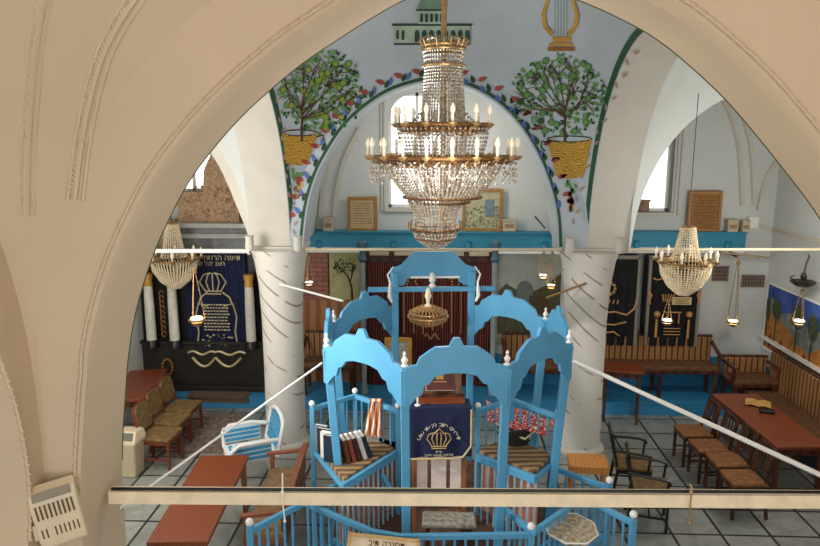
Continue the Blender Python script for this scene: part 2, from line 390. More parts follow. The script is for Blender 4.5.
def border():
    b = MB(); pts = resample([Vector((x, y, 0)) for x, y in Fpx[1:-1]], 25)
    for i in range(1, len(pts)-1):
        p = pts[i]; d = (pts[i+1]-pts[i-1]).normalized(); nrm = Vector((d.y, -d.x, 0))
        rot = math.atan2(nrm.y, nrm.x)
        a0 = math.atan2(d.y, d.x); q = p+nrm*6.5; leaf(b, q.x+nrm.x*4, q.y+nrm.y*4, (-.35 if p.x > 430 else PI+.35), 10.5, 5, 0); leaf(b, q.x+d.x*3, q.y+d.y*3, a0+(.25 if p.x > 430 else -.9), 10, 4.4, 1); leaf(b, q.x-d.x*2, q.y-d.y*2, -PI/2+(.4 if p.x < 430 else -.35), 9.5, 4.6, 2)
    st(b.build('trim_5', [redp, bluep, leafd], smooth=0))
    b = MB(); e = [(583-3+i*0, 0) for i in ()]
    for i in range(16):
        t = i/15; x = lerp(580, 640, t**1.5)-6; y = lerp(225, 55, t)
        leaf(b, x, y, -1.2+(.5 if i % 2 else -.5), 8, 2.6, 0)
        x2 = lerp(290, 272, t)+5; y2 = lerp(235, 95, t); leaf(b, x2, y2, -1.4+(.5 if i % 2 else -.5), 7, 2.2, 0)
    st(b.build('trim_6', [mat('faded_red_leaf', (176, 140, 132), .7)], smooth=0))
border()
def line(b, pts, w, m):
    pts = [Vector((*p, 0)) for p in pts]; G = []
    for i, p in enumerate(pts):
        d = (pts[min(i+1, len(pts)-1)]-pts[max(0, i-1)]).normalized(); n = Vector((-d.y, d.x, 0)); ww = w[i] if isinstance(w, list) else w
        G.append([on_vault(*(p+n*ww/2).xy), on_vault(*(p-n*ww/2).xy)])
    b.grid(G, m)
def tree(cx, cy, rx, ry, bx, by, pot, label, seed):
    rnd = random.Random(seed); t = mural('painted_tree', label, on_vault(bx, by)); base = t.location.copy()
    b = MB()
    line(b, [(bx, by+14), (bx-.5, by), (bx+1, by-12)], [2.6, 2.2, 2], 0)
    tips = []
    for k in range(15):
        a = -PI/2+(k-7)*.24; l = rnd.uniform(.6, .95); ex = cx+math.cos(a)*rx*l; ey = cy+math.sin(a)*ry*l
        sy = by-8-abs(k-7)*0-rnd.uniform(0, 10)
        mx, my = lerp(bx, ex, .5)+rnd.uniform(-3, 3), lerp(sy, ey, .45)+4*abs(math.cos(a))
        line(b, [(bx+rnd.uniform(-1, 1), sy), (mx, my), (ex, ey)], [1.3, .9, .5], 0); tips.append((ex, ey, mx, my))
        for j in range(3):
            u = rnd.uniform(.3, .9); sx_, sy_ = lerp(mx, ex, u), lerp(my, ey, u); aa = a+rnd.choice((-.8, .8))
            line(b, [(sx_, sy_), (sx_+math.cos(aa)*10, sy_+math.sin(aa)*10)], .8, 0)
    def bl(name, mb, m): mb.build(name, m, t, smooth=0)
    o = b; v = [tuple(Vector(p)-base) for p in b.v]; b.v = v; bl('trunk', b, trunk)
    b = MB()
    for k in range(420):
        a = rnd.uniform(0, 2*PI); r = math.sqrt(rnd.random()); x = cx+math.cos(a)*rx*r*rnd.uniform(.95, 1.05); y = cy+math.sin(a)*ry*r
        leaf(b, x, y, rnd.uniform(0, 6.28), rnd.uniform(4, 6.5), rnd.uniform(2, 3.2), rnd.choice((0, 0, 1)))
    b.v = [tuple(Vector(p)-base) for p in b.v]; bl('foliage', b, [leafg, leafd])
    b = MB()
    for k in range(26):
        a = rnd.uniform(0, 2*PI); r = math.sqrt(rnd.random())*.95; x = cx+math.cos(a)*rx*r; y = cy+math.sin(a)*ry*r
        for rr, m in ((3.6, 1), (2.9, 0)):
            b.add([on_vault(x+rr*math.cos(q), y+rr*math.sin(q), .021+.003*(1-m)) for q in [2*PI*i/9 for i in range(9)]], [tuple(range(9))], m)
    b.v = [tuple(Vector(p)-base) for p in b.v]; bl('fruit', b, [leafg if seed == 2 else fruit, leafd])
    b = MB(); x0, x1, y0, x2, x3, y1 = pot; n = 12
    G = []
    for i in range(9):
        u = i/8; G.append([on_vault(lerp(lerp(x0, x2, u), lerp(x1, x3, u), j/n), lerp(y0, y1, u)+2.5*math.sin(PI*j/n)) for j in range(n+1)])
    b.grid(G, 0); b.v = [tuple(Vector(p)-base) for p in b.v]; bl('basket', b, basket)
    b = MB(); line(b, [((x0+x1)/2+(x1-x0)/2*math.cos(q), y0+3*math.sin(q)) for q in [2*PI*i/16 for i in range(17)]], 1.3, 0)
    hx = x1 if seed == 1 else x0; sg = 1 if seed == 1 else -1
    line(b, [(hx-2*sg, y0+4), (hx+5*sg, y0+2), (hx+6*sg, y0+8), (hx+2*sg, y0+12)], 1.8, 0)
    b.v = [tuple(Vector(p)-base) for p in b.v]; bl('rim', b, trunk if seed == 1 else leafd)
    b = MB(); bx2 = (x2+x3)/2
    for k in range(26):
        u = rnd.random(); leaf(b, bx2+rnd.uniform(-6, 6)*(1-u)+1*u, y1+1+u*30, rnd.uniform(.8, 2.3), 6, 3.5, 1 if u < .5 else rnd.choice((0, 1, 2)))
    b.v = [tuple(Vector(p)-base) for p in b.v]; bl('tassel', b, [gold, leafg, redp])
    return t
tree(321, 92, 42, 41, 302, 128, (282, 318, 133, 286, 308, 163), 'painted tree with dense dark leaves in a basket pot, on the vault beside the left column', 1)
tree(559, 96, 48, 40, 565, 128, (547, 592, 139, 556, 584, 176), 'painted tree with open green leaves in a basket pot, below the painted lyre', 2)
# painted lyre
def rel(b, base): b.v = [tuple(Vector(p)-base) for p in b.v]; return b
t = mural('painted_lyre', 'painted golden lyre with thin strings on the grey-blue vault', on_vault(561, 50)); base = t.location.copy()
b = MB()
for s in (-1, 1): line(b, [(560+s*x, y) for x, y in ((8, 35), (15, 26), (17, 15), (13, 2), (10, -8), (14, -16))], [4.5, 4.5, 4, 3.4, 3, 3], 0)
rel(b, base).build('frame', gold, t)
b = MB(); flat(b, [(552, 37), (571, 37), (570, 42), (553, 42)], 0); flat(b, [(549, 43), (573, 43), (573, 46), (549, 46)], 0); flat(b, [(547, 47), (575, 47), (574, 51), (548, 51)], 1)
rel(b, base).build('base', [gold, golddk], t)
b = MB()
for x in (555, 558, 561, 564, 567): line(b, [(x, -8), (x, 37)], .5, 0)
rel(b, base).build('string', darkgr, t, kind=None)
# painted domed building
t = mural('painted_building', 'painted pale green domed building with arcades behind the big chandelier', on_vault(432, 46)); base = t.location.copy()
b = MB(); frect(b, 394, 470, 26, 43, 0); frect(b, 392, 472, 24, 26, 1, 14, 1); frect(b, 394, 470, 43, 45, 1, 14, 1)
rel(b, base).build('wall', [stonegr, darkgr], t, smooth=0)
b = MB(); frect(b, 418, 444, 11, 24, 0, 8, 3); frect(b, 416, 446, 9, 11, 1, 8, 1)
rel(b, base).build('drum', [stonegr, darkgr], t, smooth=0)
b = MB(); flat(b, [(431+13*math.cos(q), 9+13*1.1*math.sin(q)) for q in [PI+PI*i/12 for i in range(13)]], 0); rel(b, base).build('dome', domeg, t, smooth=0)
def arches(name, L):
    b = MB()
    for x, y0, y1, w in L:
        b.add([on_vault(xx, yy, .03) for xx, yy in [(x-w, y1), (x-w, y0+w), (x-w*.6, y0+w*.3), (x, y0), (x+w*.6, y0+w*.3), (x+w, y0+w), (x+w, y1)]], [tuple(range(7))], 0)
    rel(b, base).build(name, darkgr, t, smooth=0)
arches('arcade', [(397.5, 30, 39, 1.2), (403, 30, 40, 1.3)]+[(417+7.2*k, 30, 42, 2.4) for k in range(8)]); arches('drum_arcade', [(421.5+5*k, 13.5, 22, 1.4) for k in range(5)])
# columns
def column(name, px, label):
    c = atZ(px, 455, 0); c.y = 9.68; cx = atZ(px, 450, 0).x
    t = thing(name, label, 'column', (cx, c.y, 0))
    b = MB(); b.lathe([(.30, .1), (.295, 1.2), (.30, 2.0), (.325, 2.5), (.375, 2.85), (.42, 3.02)], n=32); b.build('shaft', marble, t)
    b = MB(); b.lathe([(.36, 0), (.36, .05), (.32, .1)], n=32); b.build('base', offw, t)
    b = MB(); b.box((0, .12, 3.04), (.74, .6, .04)); b.build('impost', offw, t, bev=.01)
    for sx in (-1, 1):
        b = MB(); b.tube([(sx*.34, -.36, 3.03), (sx*.34, -.36, 3.08), (sx*.34, -.36, 3.2), (sx*.34, -.36, 3.24)], [.05, .065, .055, .07], 12); b.build('corbel', offw, t)
    return t
column('marbled_column', 283, 'white marble-painted round column beside the white plastic chair'); column('marbled_column', 580, 'white marble-painted round column behind the black armchairs')
# ------------------------------------------------------------------ near arch + gallery vault
YA, YN = 5.0, 4.35
Apx = [(122, 470), (123, 430), (125, 400), (128, 360), (134, 320), (143, 285), (155, 250), (170, 217), (188, 183), (212, 150), (240, 118), (271, 89), (304, 62), (340, 38), (370, 19), (402, 1), (440, -13), (488, -20), (535, -14), (578, 0), (617, 17), (655, 38), (690, 66), (725, 99), (757, 136), (785, 171), (805, 197), (822, 222), (845, 262), (862, 305), (872, 350), (876, 400), (878, 470)]
Ac = smoothc([atY(x, y, YA) for x, y in Apx], 110)
Ac = [Vector((Ac[0].x-.05, YA, -.0))]+Ac+[Vector((Ac[-1].x, YA, 0))]
NC = (.45, .8); NHX, NHY = 3.23, 3.55
VN = vaultfn(NC[0], NC[1], NHX, NHY, 2.75, 4.75)
Bc = [Vector((p.x, YN, p.z+ (.06 if p.z > 3 else 0))) for p in Ac]
b = MB(); b.grid([Ac, [Vector((p.x, YN+.06, p.z)) for p in Ac], Bc]); st(b.build('wall_near_soffit', cream, smooth=40))
# thin dark edge line of the arch
b = MB(); b.tube([p+Vector((0, -.003, 0)) for p in Ac[2:-2]], .006, 5); st(b.build('trim_11', mat('arch_edge_line', (84, 88, 52), .7), smooth=0))
def plate(name, y, C, m, push=0):
    """flat masonry beyond the arch curve, upwards and sideways"""
    b = MB(); G = []
    for p in C:
        ox = -6.5 if p.x < .4 else 7; t = abs(p.x-.4)
        k = max(0, (p.z-3.0)/2.6)
        q = Vector((lerp(ox, p.x*2.2-.5, min(1, k)), y, lerp(p.z, 7.4, min(1, k*1.6)))); G.append([Vector((p.x, y, p.z)), q])
    b.grid(G); return st(b.build(name, m, smooth=0))
plate('wall_near_back', YA, Ac, white); 
vault('ceiling_gallery', VN, NC[0]-NHX, NC[0]+NHX, NC[1]-NHY*.55, YN, cream, 64)
XL0 = NC[0]-NHX
# face between arch edge and the vault's rim
b = MB(); G = []
for p in Bc:
    k = min(1, max(0, (p.z-2.75)/.8)); d = Vector((p.x-.45, 0, (p.z-2.4)*1.0)).normalized()
    q = p+Vector((d.x*1.7, 0, d.z*1.7)); q.x = lerp(XL0 if p.x < .45 else 3.7, q.x, k) if k < 1 else max(XL0-.3, min(4.0, q.x)); q.z = lerp(p.z, q.z, k)
    G.append([Vector((p.x, YN, p.z)), Vector((q.x, YN, q.z))])
b.grid(G); st(b.build('wall_near_front', cream, smooth=0))
# left gallery side: pier return and wall with its own arch edge, X = -2.6
XL = NC[0]-NHX
edge = [(28, 560), (28, 520), (27, 480), (22, 445), (16, 415), (8, 388), (0, 365), (-12, 335), (-35, 290)]
E = smoothc([atX(x, y, XL) for x, y in edge], 30)
b = MB(); b.grid([E, [Vector((XL, min(YN, max(p.y, YN)), p.z)) for p in E]])
lo, hi = E[0], E[-1]
b.grid([[Vector((XL, p.y, p.z)) for p in E], [Vector((XL-.5, p.y, p.z)) for p in E]])
b.add([Vector((XL, lo.y, 0)), lo, Vector((XL, YN, lo.z)), Vector((XL, YN, 0))], [(0, 1, 2, 3)])
b.add([Vector((XL, lo.y, 0)), lo, Vector((XL-.5, lo.y, lo.z)), Vector((XL-.5, lo.y, 0))], [(0, 1, 2, 3)])
b.add([hi, Vector((XL, YN, hi.z)), Vector((XL, YN, 7)), Vector((XL, -1.2, 7)), Vector((XL, -1.2, hi.z))], [(0, 1, 2, 3, 4)])
st(b.build('wall_gallery_left', cream, smooth=30))
wallbox('wall_gallery_outer', (XL-.85, 2.0, 3.5), (.1, 7, 7), cream)
wallbox('wall_gallery_right', (NC[0]+NHX+.1, 2.0, 3.5), (.2, 5.6, 7), cream)
# plaster mouldings
def on_near(px, py, off=.0):
    d = ray(px, py); t = .6/max(.2, d.y); 
    while True:
        p = CAMP+d*t
        if p.y >= YN-off: return CAMP+d*((YN-off)/d.y)
        if p.x <= XL+off: return CAMP+d*((XL+off)/d.x)
        if p.z > VN(min(max(p.x, XL), XL+2*NHX), p.y)-off: return p
        t += .01
def moulding(name, pts, w, teeth=True, side=1, r=.021):
    b = MB(); c = smoothc([on_near(x, y, .004) for x, y in pts], 90)
    pc = [Vector((x, y, 0)) for x, y in pts]
    b.tube(c, r, 6)
    cc = smoothc([Vector((x, y, 0)) for x, y in pts], 60)
    for off in (-w, w*.9):
        l = []
        for i, p in enumerate(cc):
            d = (cc[min(i+1, 59)]-cc[max(0, i-1)]).normalized(); n = Vector((-d.y, d.x, 0)); l.append(on_near(*(p+n*off).xy, .003))
        b.tube(l, r*.7, 6)
    if teeth:
        c2 = resample(cc, 46)
        for i in range(1, 45):
            p = c2[i]; d = (c2[i+1]-c2[i-1]).normalized(); n = Vector((-d.y, d.x, 0))
            b.tube([on_near(*(p+n*w*.1).xy, .006), on_near(*(p+n*w*.75-d*4).xy, .006)], [r*.9, r*.5], 5)
    return st(b.build(name, cream))
moulding('trim_7', [(44, -8), (36, 40), (31, 90), (27, 150), (26, 215)], 7)
moulding('trim_8', [(140, -8), (118, 25), (102, 58), (90, 100), (81, 150), (75, 200)], 8)
b = MB(); cc = [Vector((lerp(p.x, .42, -.012), YN-.012, p.z+.03)) for p in Bc[3:-3]]; b.tube(cc, .012, 6)
r2 = resample(cc, 130)
for i in range(130): b.octa(r2[i], .02, .02)
st(b.build('trim_9', cream))
b = MB(); r2 = resample([p+Vector((.012, -.0, 0)) for p in E[2:]], 30); b.tube(r2, .012, 6)
for p in r2: b.octa(p, .022, .022)
st(b.build('trim_10', cream))
# ------------------------------------------------------------------ things: text helper
def text_geo(b, txt, origin, size, ex=(1, 0, 0), up=(0, 0, 1), m=0, align='CENTER', depth=.002):
    c = bpy.data.curves.new('t', 'FONT'); c.body = txt; c.size = size; c.align_x = align; c.extrude = depth/size*size; c.resolution_u = 2; c.offset = .0
    o = bpy.data.objects.new('t', c); COL.objects.link(o); bpy.context.view_layer.update()
    me = o.to_mesh(); ex = Vector(ex); up = Vector(up); n = ex.cross(up); O = Vector(origin)
    b.add([O+ex*v.co.x+up*v.co.y+n*v.co.z for v in me.vertices], [tuple(p.vertices) for p in me.polygons], m)
    o.to_mesh_clear(); bpy.data.objects.remove(o); bpy.data.curves.remove(c)
def textm(b, txt, P0, w, h, m=0):
    text_geo(b, txt, P0, h, m=m)
# ------------------------------------------------------------------ tie rods, beams, braces
def rod(name, p, q, r, m, label, cat='tie rod', group=None, n=10, sq=False, fl=True):
    p, q = Vector(p), Vector(q); b = MB()
    if sq: b.beam(p, q, r*2, r*2)
    else: b.tube([p, q], r, n)
    o = b.build(name, m, base=p); tag(o, label, cat, group)
    if fl:
        for e in (p, q):
            c = MB(); d = (q-p).normalized()*(.03 if e is p else -.03); c.tube([e-p, e-p+d], r*1.8, 10); c.build('end_plate', m, o)
    return o
zt = 3.16
def tie(px0, px1, y, Y, r, m, label):
    rod('tie_rod', atY(px0, y, Y), atY(px1, y, Y), r, m, label)
tie(76, 250, 251, 9.62, .032, wpaint, 'thick white horizontal tie rod in front of the blue-curtained ark')
tie(306, 562, 249.5, 9.58, .02, creamp, 'cream tie rod between the two marbled columns, above the blue canopy')
tie(612, 840, 249.5, 9.62, .02, creamp, 'thin cream tie rod crossing the bay of the striped wall bench')
pA = atY(111, 495, 4.72); pB = atY(925, 500, 4.72); 
b = MB(); b.beam(pA, pB, .09, .1); BEAM = tag(b.build('railing_beam', mat('weathered_cream_beam', (246, 226, 192), .6, var=.08, scale=8), base=pA), 'long cream horizontal beam spanning the near arch', 'beam')
b = MB(); b.tube([pA+Vector((.02, -.02, .064)), pB+Vector((-.3, -.02, .064))], .012, 8); b.build('cable', blk, base=pA).parent = None
o = bpy.data.objects['cable']; tag(o, 'thin black cable lying along the top of the long cream beam', 'cable')
# hanging bits on the beam
for px, c, lab in ((283, wpaint, 'white cord and plug hanging from the left part of the cream beam'), (690, brass, 'small brass hook hanging from the right part of the cream beam')):
    p = atY(px, 488, 4.66); b = MB(); b.tube([p+Vector((0, 0, .12 if px < 300 else .03)), p+Vector((.004, -.03, .02)), p+Vector((0, -.03, -.1)), p+Vector((.01, -.02, -.25))], .006, 6)
    b.ball(p+Vector((0, -.03, -.02)), .016); b.lathe([(.004, 0), (.012, .01), (.004, .03)], p+Vector((.01, -.02, -.27)))
    tag(b.build('dangling_string' if px < 300 else 'small_hook', c, base=p), lab, 'cord' if px < 300 else 'hook')
# slotted fixture on the near pier
def fixture():
    base = atY(73, 535, YN-.0); t = thing('wall_heater', 'beige slotted plastic wall heater on the near left pier', 'heater', base, R_(14))
    b = MB(); G = []
    prof = [(-.06, .02), (-.14, .04), (-.16, .09), (-.15, .30), (-.10, .37), (0, .40)]
    L_ = [(-.17, y, z) for y, z in prof]+[(-.17, 0, 0.02)]; R2 = [(.17, y, z) for y, z in prof]+[(.17, 0, 0.02)]
    n = len(L_); b.add(L_+R2, [tuple(range(n)), tuple(range(2*n-1, n-1, -1))]+[(i, (i+1) % n, n+(i+1) % n, n+i) for i in range(n)])
    b.build('housing', creamp, t, bev=.012)
    b = MB()
    for j, z in enumerate((.13, .27)):
        for k in range(9):
            if j == 0 and k == 2: continue
            x = -.13+k*.0325; b.box((x, -.157+(.0 if j else .004), z), (.012, .012, .085 if j else .075))
    b.build('slot', mat('slot_brown', (110, 84, 56), .8), t, smooth=0)
    b = MB(); b.add([(-.14, -.142, .335), (.14, -.142, .335), (.14, -.108, .378), (-.14, -.108, .378)], [(0, 1, 2, 3)]); b.build('top_panel', mat('grey_panel', (150, 140, 122), .6), t)
    b = MB(); b.box((-.19, -.07, .14), (.03, .07, .1)); b.box((-.17, -.1, .02), (.05, .05, .04)); b.build('bracket', creamp, t, bev=.005)
fixture(); o = bpy.data.objects['wall_heater']; o.rotation_euler = (0, R_(-9), R_(26)); o.scale = (.86, .85, 1.2); o.location.y -= .06
# ------------------------------------------------------------------ shelves on the back wall, with what stands on them
def shelf(px0, px1, label):
    a = atY(px0, 247, YW-.2); c = atY(px1, 247, YW-.2); zt = atY((px0+px1)/2, 233, YW-.2).z; L = c.x-a.x
    t = thing('wall_shelf', label, 'shelf', ((a.x+c.x)/2, YW, a.z))
    b = MB(); b.box((0, -.11, (zt-a.z)/2), (L, .2, zt-a.z)); b.box((0, -.13, zt-a.z+.012), (L+.02, .24, .025)); b.build('board', blued, t, bev=.006)
    b = MB(); b.box((0, -.09, -.05), (L, .16, .1)); b.build('lower_board', wpaint, t)
    for k in range(max(2, int(L/.9))):
        x = -L/2+.3+k*(L-.6)/max(1, int(L/.9)-1); b = MB(); b.lathe([(.01, -.06), (.05, -.03), (.055, .03), (.03, .07), (.045, .1)], (x, -.22, .02), 10); b.build('knob', blued, t)
    return zt+.025
SZ = shelf(302, 562, 'long blue wall shelf between the columns, behind the big chandelier')
SZ2 = shelf(618, 745, 'shorter blue wall shelf under the bright window of the far bay')
def picture(px0, px1, y0, y1, Y, fm, pm, label, name='framed_picture', fw=.05, rz=0, lean=.0, extra=None, cat='picture'):
    a = atY(px0, y1, Y); c = atY(px1, y0, Y); w = c.x-a.x; h = c.z-a.z
    t = thing(name, label, cat, ((a.x+c.x)/2, Y, a.z), rz)
    b = MB()
    for x in (-w/2+fw/2, w/2-fw/2): b.box((x, 0, h/2), (fw, .04, h))
    for z in (fw/2, h-fw/2): b.box((0, 0, z), (w-2*fw, .04, fw))
    b.build('frame', fm, t, bev=.006)
    b = MB(); b.box((0, .008, h/2), (w-2*fw, .01, h-2*fw)); b.build('sheet', pm, t)
    if extra: extra(t, w, h, fw)
    return t
paper = mat('aged_paper', (214, 184, 138), .8, var=.1, scale=10); ink = mat('ink_brown', (110, 72, 40), .8)
def lines(n, wr=.7, m=None, y=-.004):
    def f(t, w, h, fw):
        b = MB(); r = random.Random(n)
        for k in range(n):
            z = h-fw-.06-(h-2*fw-.1)*k/n; x = -w*wr/2+.02
            while x < w*wr/2-.03:
                l = r.uniform(.012, .04); b.box((x+l/2, y, z), (l, .004, .010)); x += l+.012
        b.build('writing', m or ink, t, smooth=0, kind='stuff')
    return f
tanf = mat('tan_frame', (176, 128, 66), .5, var=.15, scale=12)
picture(348, 377, 197, 231, YW-.1, tanf, paper, 'tan framed text sheet standing on the blue shelf beside the chandelier', extra=lines(9))
def greenery(t, w, h, fw):
    b = MB(); r = random.Random(3)
    for k in range(150):
        x = r.uniform(-w/2+fw, w/2-fw-.01); z = fw+(h*.5)*r.random()**1.2; a = r.uniform(0, 3); l = .035
        b.add([(x+l*u*math.cos(a)-v*.5*l*math.sin(a), -.003-r.random()*.004, z+.02+l*u*math.sin(a)+v*.5*l*math.cos(a)) for u, v in ((-.5, 0), (0, .5), (.5, 0), (0, -.5))], [(0, 1, 2, 3)], r.randrange(2))
    b.build('painted_foliage', [leafg, leafd], t, smooth=0)
    b = MB(); b.box((w*.18, -.002, h*.55), (.16, .006, .3)); b.build('painted_window', mat('dusk_blue', (120, 140, 150), .7), t)
picture(462, 503, 189, 231, YW-.1, tanf, mat('picture_ground', (196, 184, 150), .8), 'large picture of green plants on the blue shelf behind the chandelier', extra=greenery)
picture(686, 723, 191, 232, YW-.1, wave_mat('carved_panel', (150, 104, 52), (178, 130, 72), 5, 'Z', .6, (.3, .7), 2), mat('carved_ground', (168, 118, 62), .7, var=.2, scale=18), 'brown carved framed panel on the far blue shelf', extra=lines(10, .66, mat('ink_dk', (100, 68, 36), .8)))
def charity(px, y0, y1, w, label):
    a = atY(px, y1, YW-.13); h = atY(px, y0, YW-.13).z-a.z
    t = thing('charity_box', label, 'box', a, 0)
    b = MB(); b.box((0, 0, h*.42), (w, .14, h*.84)); b.box((0, 0, h*.92), (w*1.08, .16, h*.16)); b.build('body', mat('pale_box', (206, 190, 164), .6, var=.1), t, bev=.005)
    b = MB(); b.box((0, -.073, h*.45), (w*.7, .004, h*.3)); b.build('paper_label', mat('box_label', (168, 140, 104), .7), t)
charity(329, 217, 231, .18, 'small pale box on the blue shelf beside the left column')
charity(509, 219, 231, .22, 'small pale box on the blue shelf next to the plant picture')
charity(731, 219, 232, .17, 'small pale box on the far blue shelf beside the carved panel')
charity(744, 220, 232, .12, 'narrow pale box at the outer end of the far blue shelf')
b = MB(); p = atY(545, 228, YW-.15); b.tube([p, p+Vector((-.18, .0, .2))], .012, 8); tag(b.build('wooden_stick', wood_dk, base=p), 'dark stick leaning on the blue shelf beside the right marbled column', 'stick')
# cables on the right wall
p0 = atY(752, 222, YW-.02); p1 = atX(822, 240, 5.70)
for k in range(2): b = MB(); b.tube([p0+Vector((0, 0, -.05*k)), Vector((5.69, YW-.02, p0.z-.1-.05*k)), p1+Vector((0, 0, -.06*k))], .012, 6); tag(b.build('wall_cable', creamp, base=p0), ['upper', 'lower'][k]+' of two pale cables running along the far right wall', 'cable')
b = MB(); b.box(p0+Vector((0, -.03, 0)), (.16, .08, .2)); tag(b.build('junction_box', wpaint, base=p0), 'white junction box where two pale cables leave the far wall', 'junction box')
# ------------------------------------------------------------------ murals on the far wall (flat painted panels)
def panel(name, px0, px1, y0, y1, Y, m, label, cat='mural', th=.02):
    a = atY(px0, y1, Y); c = atY(px1, y0, Y); o = MB().box(((a.x+c.x)/2, Y, (a.z+c.z)/2), (c.x-a.x, th, c.z-a.z)).build(name, m, base=((a.x+c.x)/2, Y, a.z))
    return tag(o, label, cat), (c.x-a.x)/2, c.z-a.z
brickm = bpy.data.materials.new('painted_brick'); brickm.use_nodes = True
_n = brickm.node_tree.nodes; _b = _n.new('ShaderNodeTexBrick'); _b.inputs['Scale'].default_value = 1; _b.inputs['Brick Width'].default_value = .2; _b.inputs['Row Height'].default_value = .085; _b.inputs['Mortar Size'].default_value = .008
_b.inputs['Color1'].default_value = (*lin((150, 86, 66)), 1); _b.inputs['Color2'].default_value = (*lin((132, 72, 54)), 1); _b.inputs['Mortar'].default_value = (*lin((78, 50, 42)), 1)
_t = _n.new('ShaderNodeTexCoord'); _m = _n.new('ShaderNodeMapping'); _m.inputs['Rotation'].default_value = (PI/2, 0, 0); brickm.node_tree.links.new(_t.outputs['Object'], _m.inputs['Vector'])
brickm.node_tree.links.new(_m.outputs['Vector'], _b.inputs['Vector']); brickm.node_tree.links.new(_b.outputs['Color'], _n['Principled BSDF'].inputs['Base Color'])
YM = YW-.015
panel('painted_brick_wall', 296, 329, 252, 345, YM, brickm, 'painted red brick wall on the far wall beside the left marbled column')
o, w, h = panel('painted_landscape', 329, 361, 252, 300, YM, mat('olive_wall', (186, 178, 128), .7), 'painted tree on an olive ground beside the painted brick wall')
b = MB(); b.tube([(.13, -.015, 0), (.12, -.015, .25), (.05, -.015, .45), (-.1, -.015, .62)], [.022, .018, .014, .008], 6); b.tube([(.1, -.015, .35), (.16, -.015, .6)], .012, 6); b.build('trunk', trunk, o)
b = MB(); r = random.Random(8)
for k in range(110):
    x, z, a = r.uniform(-.2, .2), r.gauss(.62, .06), r.uniform(0, 3); l = .045
    b.add([(x+l*u*math.cos(a)-v*.5*l*math.sin(a), -.018, z+l*u*math.sin(a)+v*.5*l*math.cos(a)) for u, v in ((-.5, 0), (0, .5), (.5, 0), (0, -.5))], [(0, 1, 2, 3)])
b.build('foliage', leafd, o, smooth=0)
panel('wainscot', 296, 365, 300, 398, YM-.03, wave_mat('panel_wood', (128, 82, 48), (160, 108, 66), 1.6, 'X', .5, (.35, .6), 1), 'brown wood panelling under the painted tree', 'panelling', .03)
o, w, h = panel('painted_landscape', 497, 562, 254, 345, YM, mat('painted_sky', (168, 170, 158), .8, col2=(140, 146, 136), scale=4), 'painted landscape with domes and ruins under a grey sky, behind the blue canopy')
def blob(pts, m, nm, y=-.014):
    b = MB(); b.add([(x, y, z) for x, z in pts], [tuple(range(len(pts)))]); b.build(nm, m, o, smooth=0)
blob([(-w, h*.1), (-w, h*.6), (-w*.75, h*.68), (-w*.5, h*.63), (-w*.1, h*.58), (w*.25, h*.62), (w*.5, h*.66), (w, h*.8), (w, h*.1)], mat('olive_dark', (96, 88, 58), .8, scale=12, col2=(60, 62, 44)), 'painted_hill', -.012)
blob([(-w*.42, h*.45)]+[(-w*.15+w*.27*math.cos(q), h*.6+w*.35*math.sin(q)) for q in [PI-PI*i/10 for i in range(11)]]+[(w*.12, h*.45)], mat('painted_ruin', (110, 116, 112), .8), 'painted_dome', -.016)
blob([(0, h*.2), (0, h*.55), (w*.55, h*.55), (w*.9, h*.3), (w*.9, h*.1)], mat('painted_rock', (86, 66, 42), .8, scale=14), 'painted_rock', -.017)
blob([(-w, 0), (-w, h*.13), (w, h*.13), (w, 0)], mat('painted_path', (170, 158, 130), .8), 'painted_path', -.018)
# ------------------------------------------------------------------ arks
curt_blue = mat('navy_velvet', (17, 28, 66), .8, var=.25, scale=7); curt_red = wave_mat('maroon_brocade', (40, 14, 16), (128, 58, 46), 7.5, 'X', .8, (.5, .8), 2.5)
curt_blk = mat('black_velvet', (22, 22, 26), .85, var=.3, scale=6); embr = mat('cream_embroidery', (206, 190, 150), .6, .1); embg = mat('gold_embroidery', (204, 154, 92), .5, .2)
def curtain(parent, x0, x1, z0, z1, y, m, name='curtain', folds=7, amp=.025):
    b = MB(); n = 60; G = []
    for j in range(7):
        z = lerp(z0, z1, j/6); G.append([(lerp(x0, x1, i/n), y+amp*math.sin(2*PI*folds*i/n)*(1-.4*j/6), z) for i in range(n+1)])
    b.grid(G); return b.build(name, m, parent, smooth=80)
def T(parent, pts, r, m, name): b = MB(); [b.tube(p, r, 5) for p in pts]; return b.build(name, m, parent)
def cr_curve(cx, cz, w, h, y):
    L_ = []
    for s in (-1, -.5, 0, .5, 1):
        L_.append([(cx+s*w*.32, y, cz), (cx+s*w*.55, y, cz+h*.5), (cx+s*w*.36, y, cz+h*.9), (cx+s*w*.1, y, cz+h)])
    L_.append([(cx-w*.34, y, cz), (cx+w*.34, y, cz)]); L_.append([(cx-w*.33, y, cz-h*.15), (cx+w*.33, y, cz-h*.15)])
    return L_
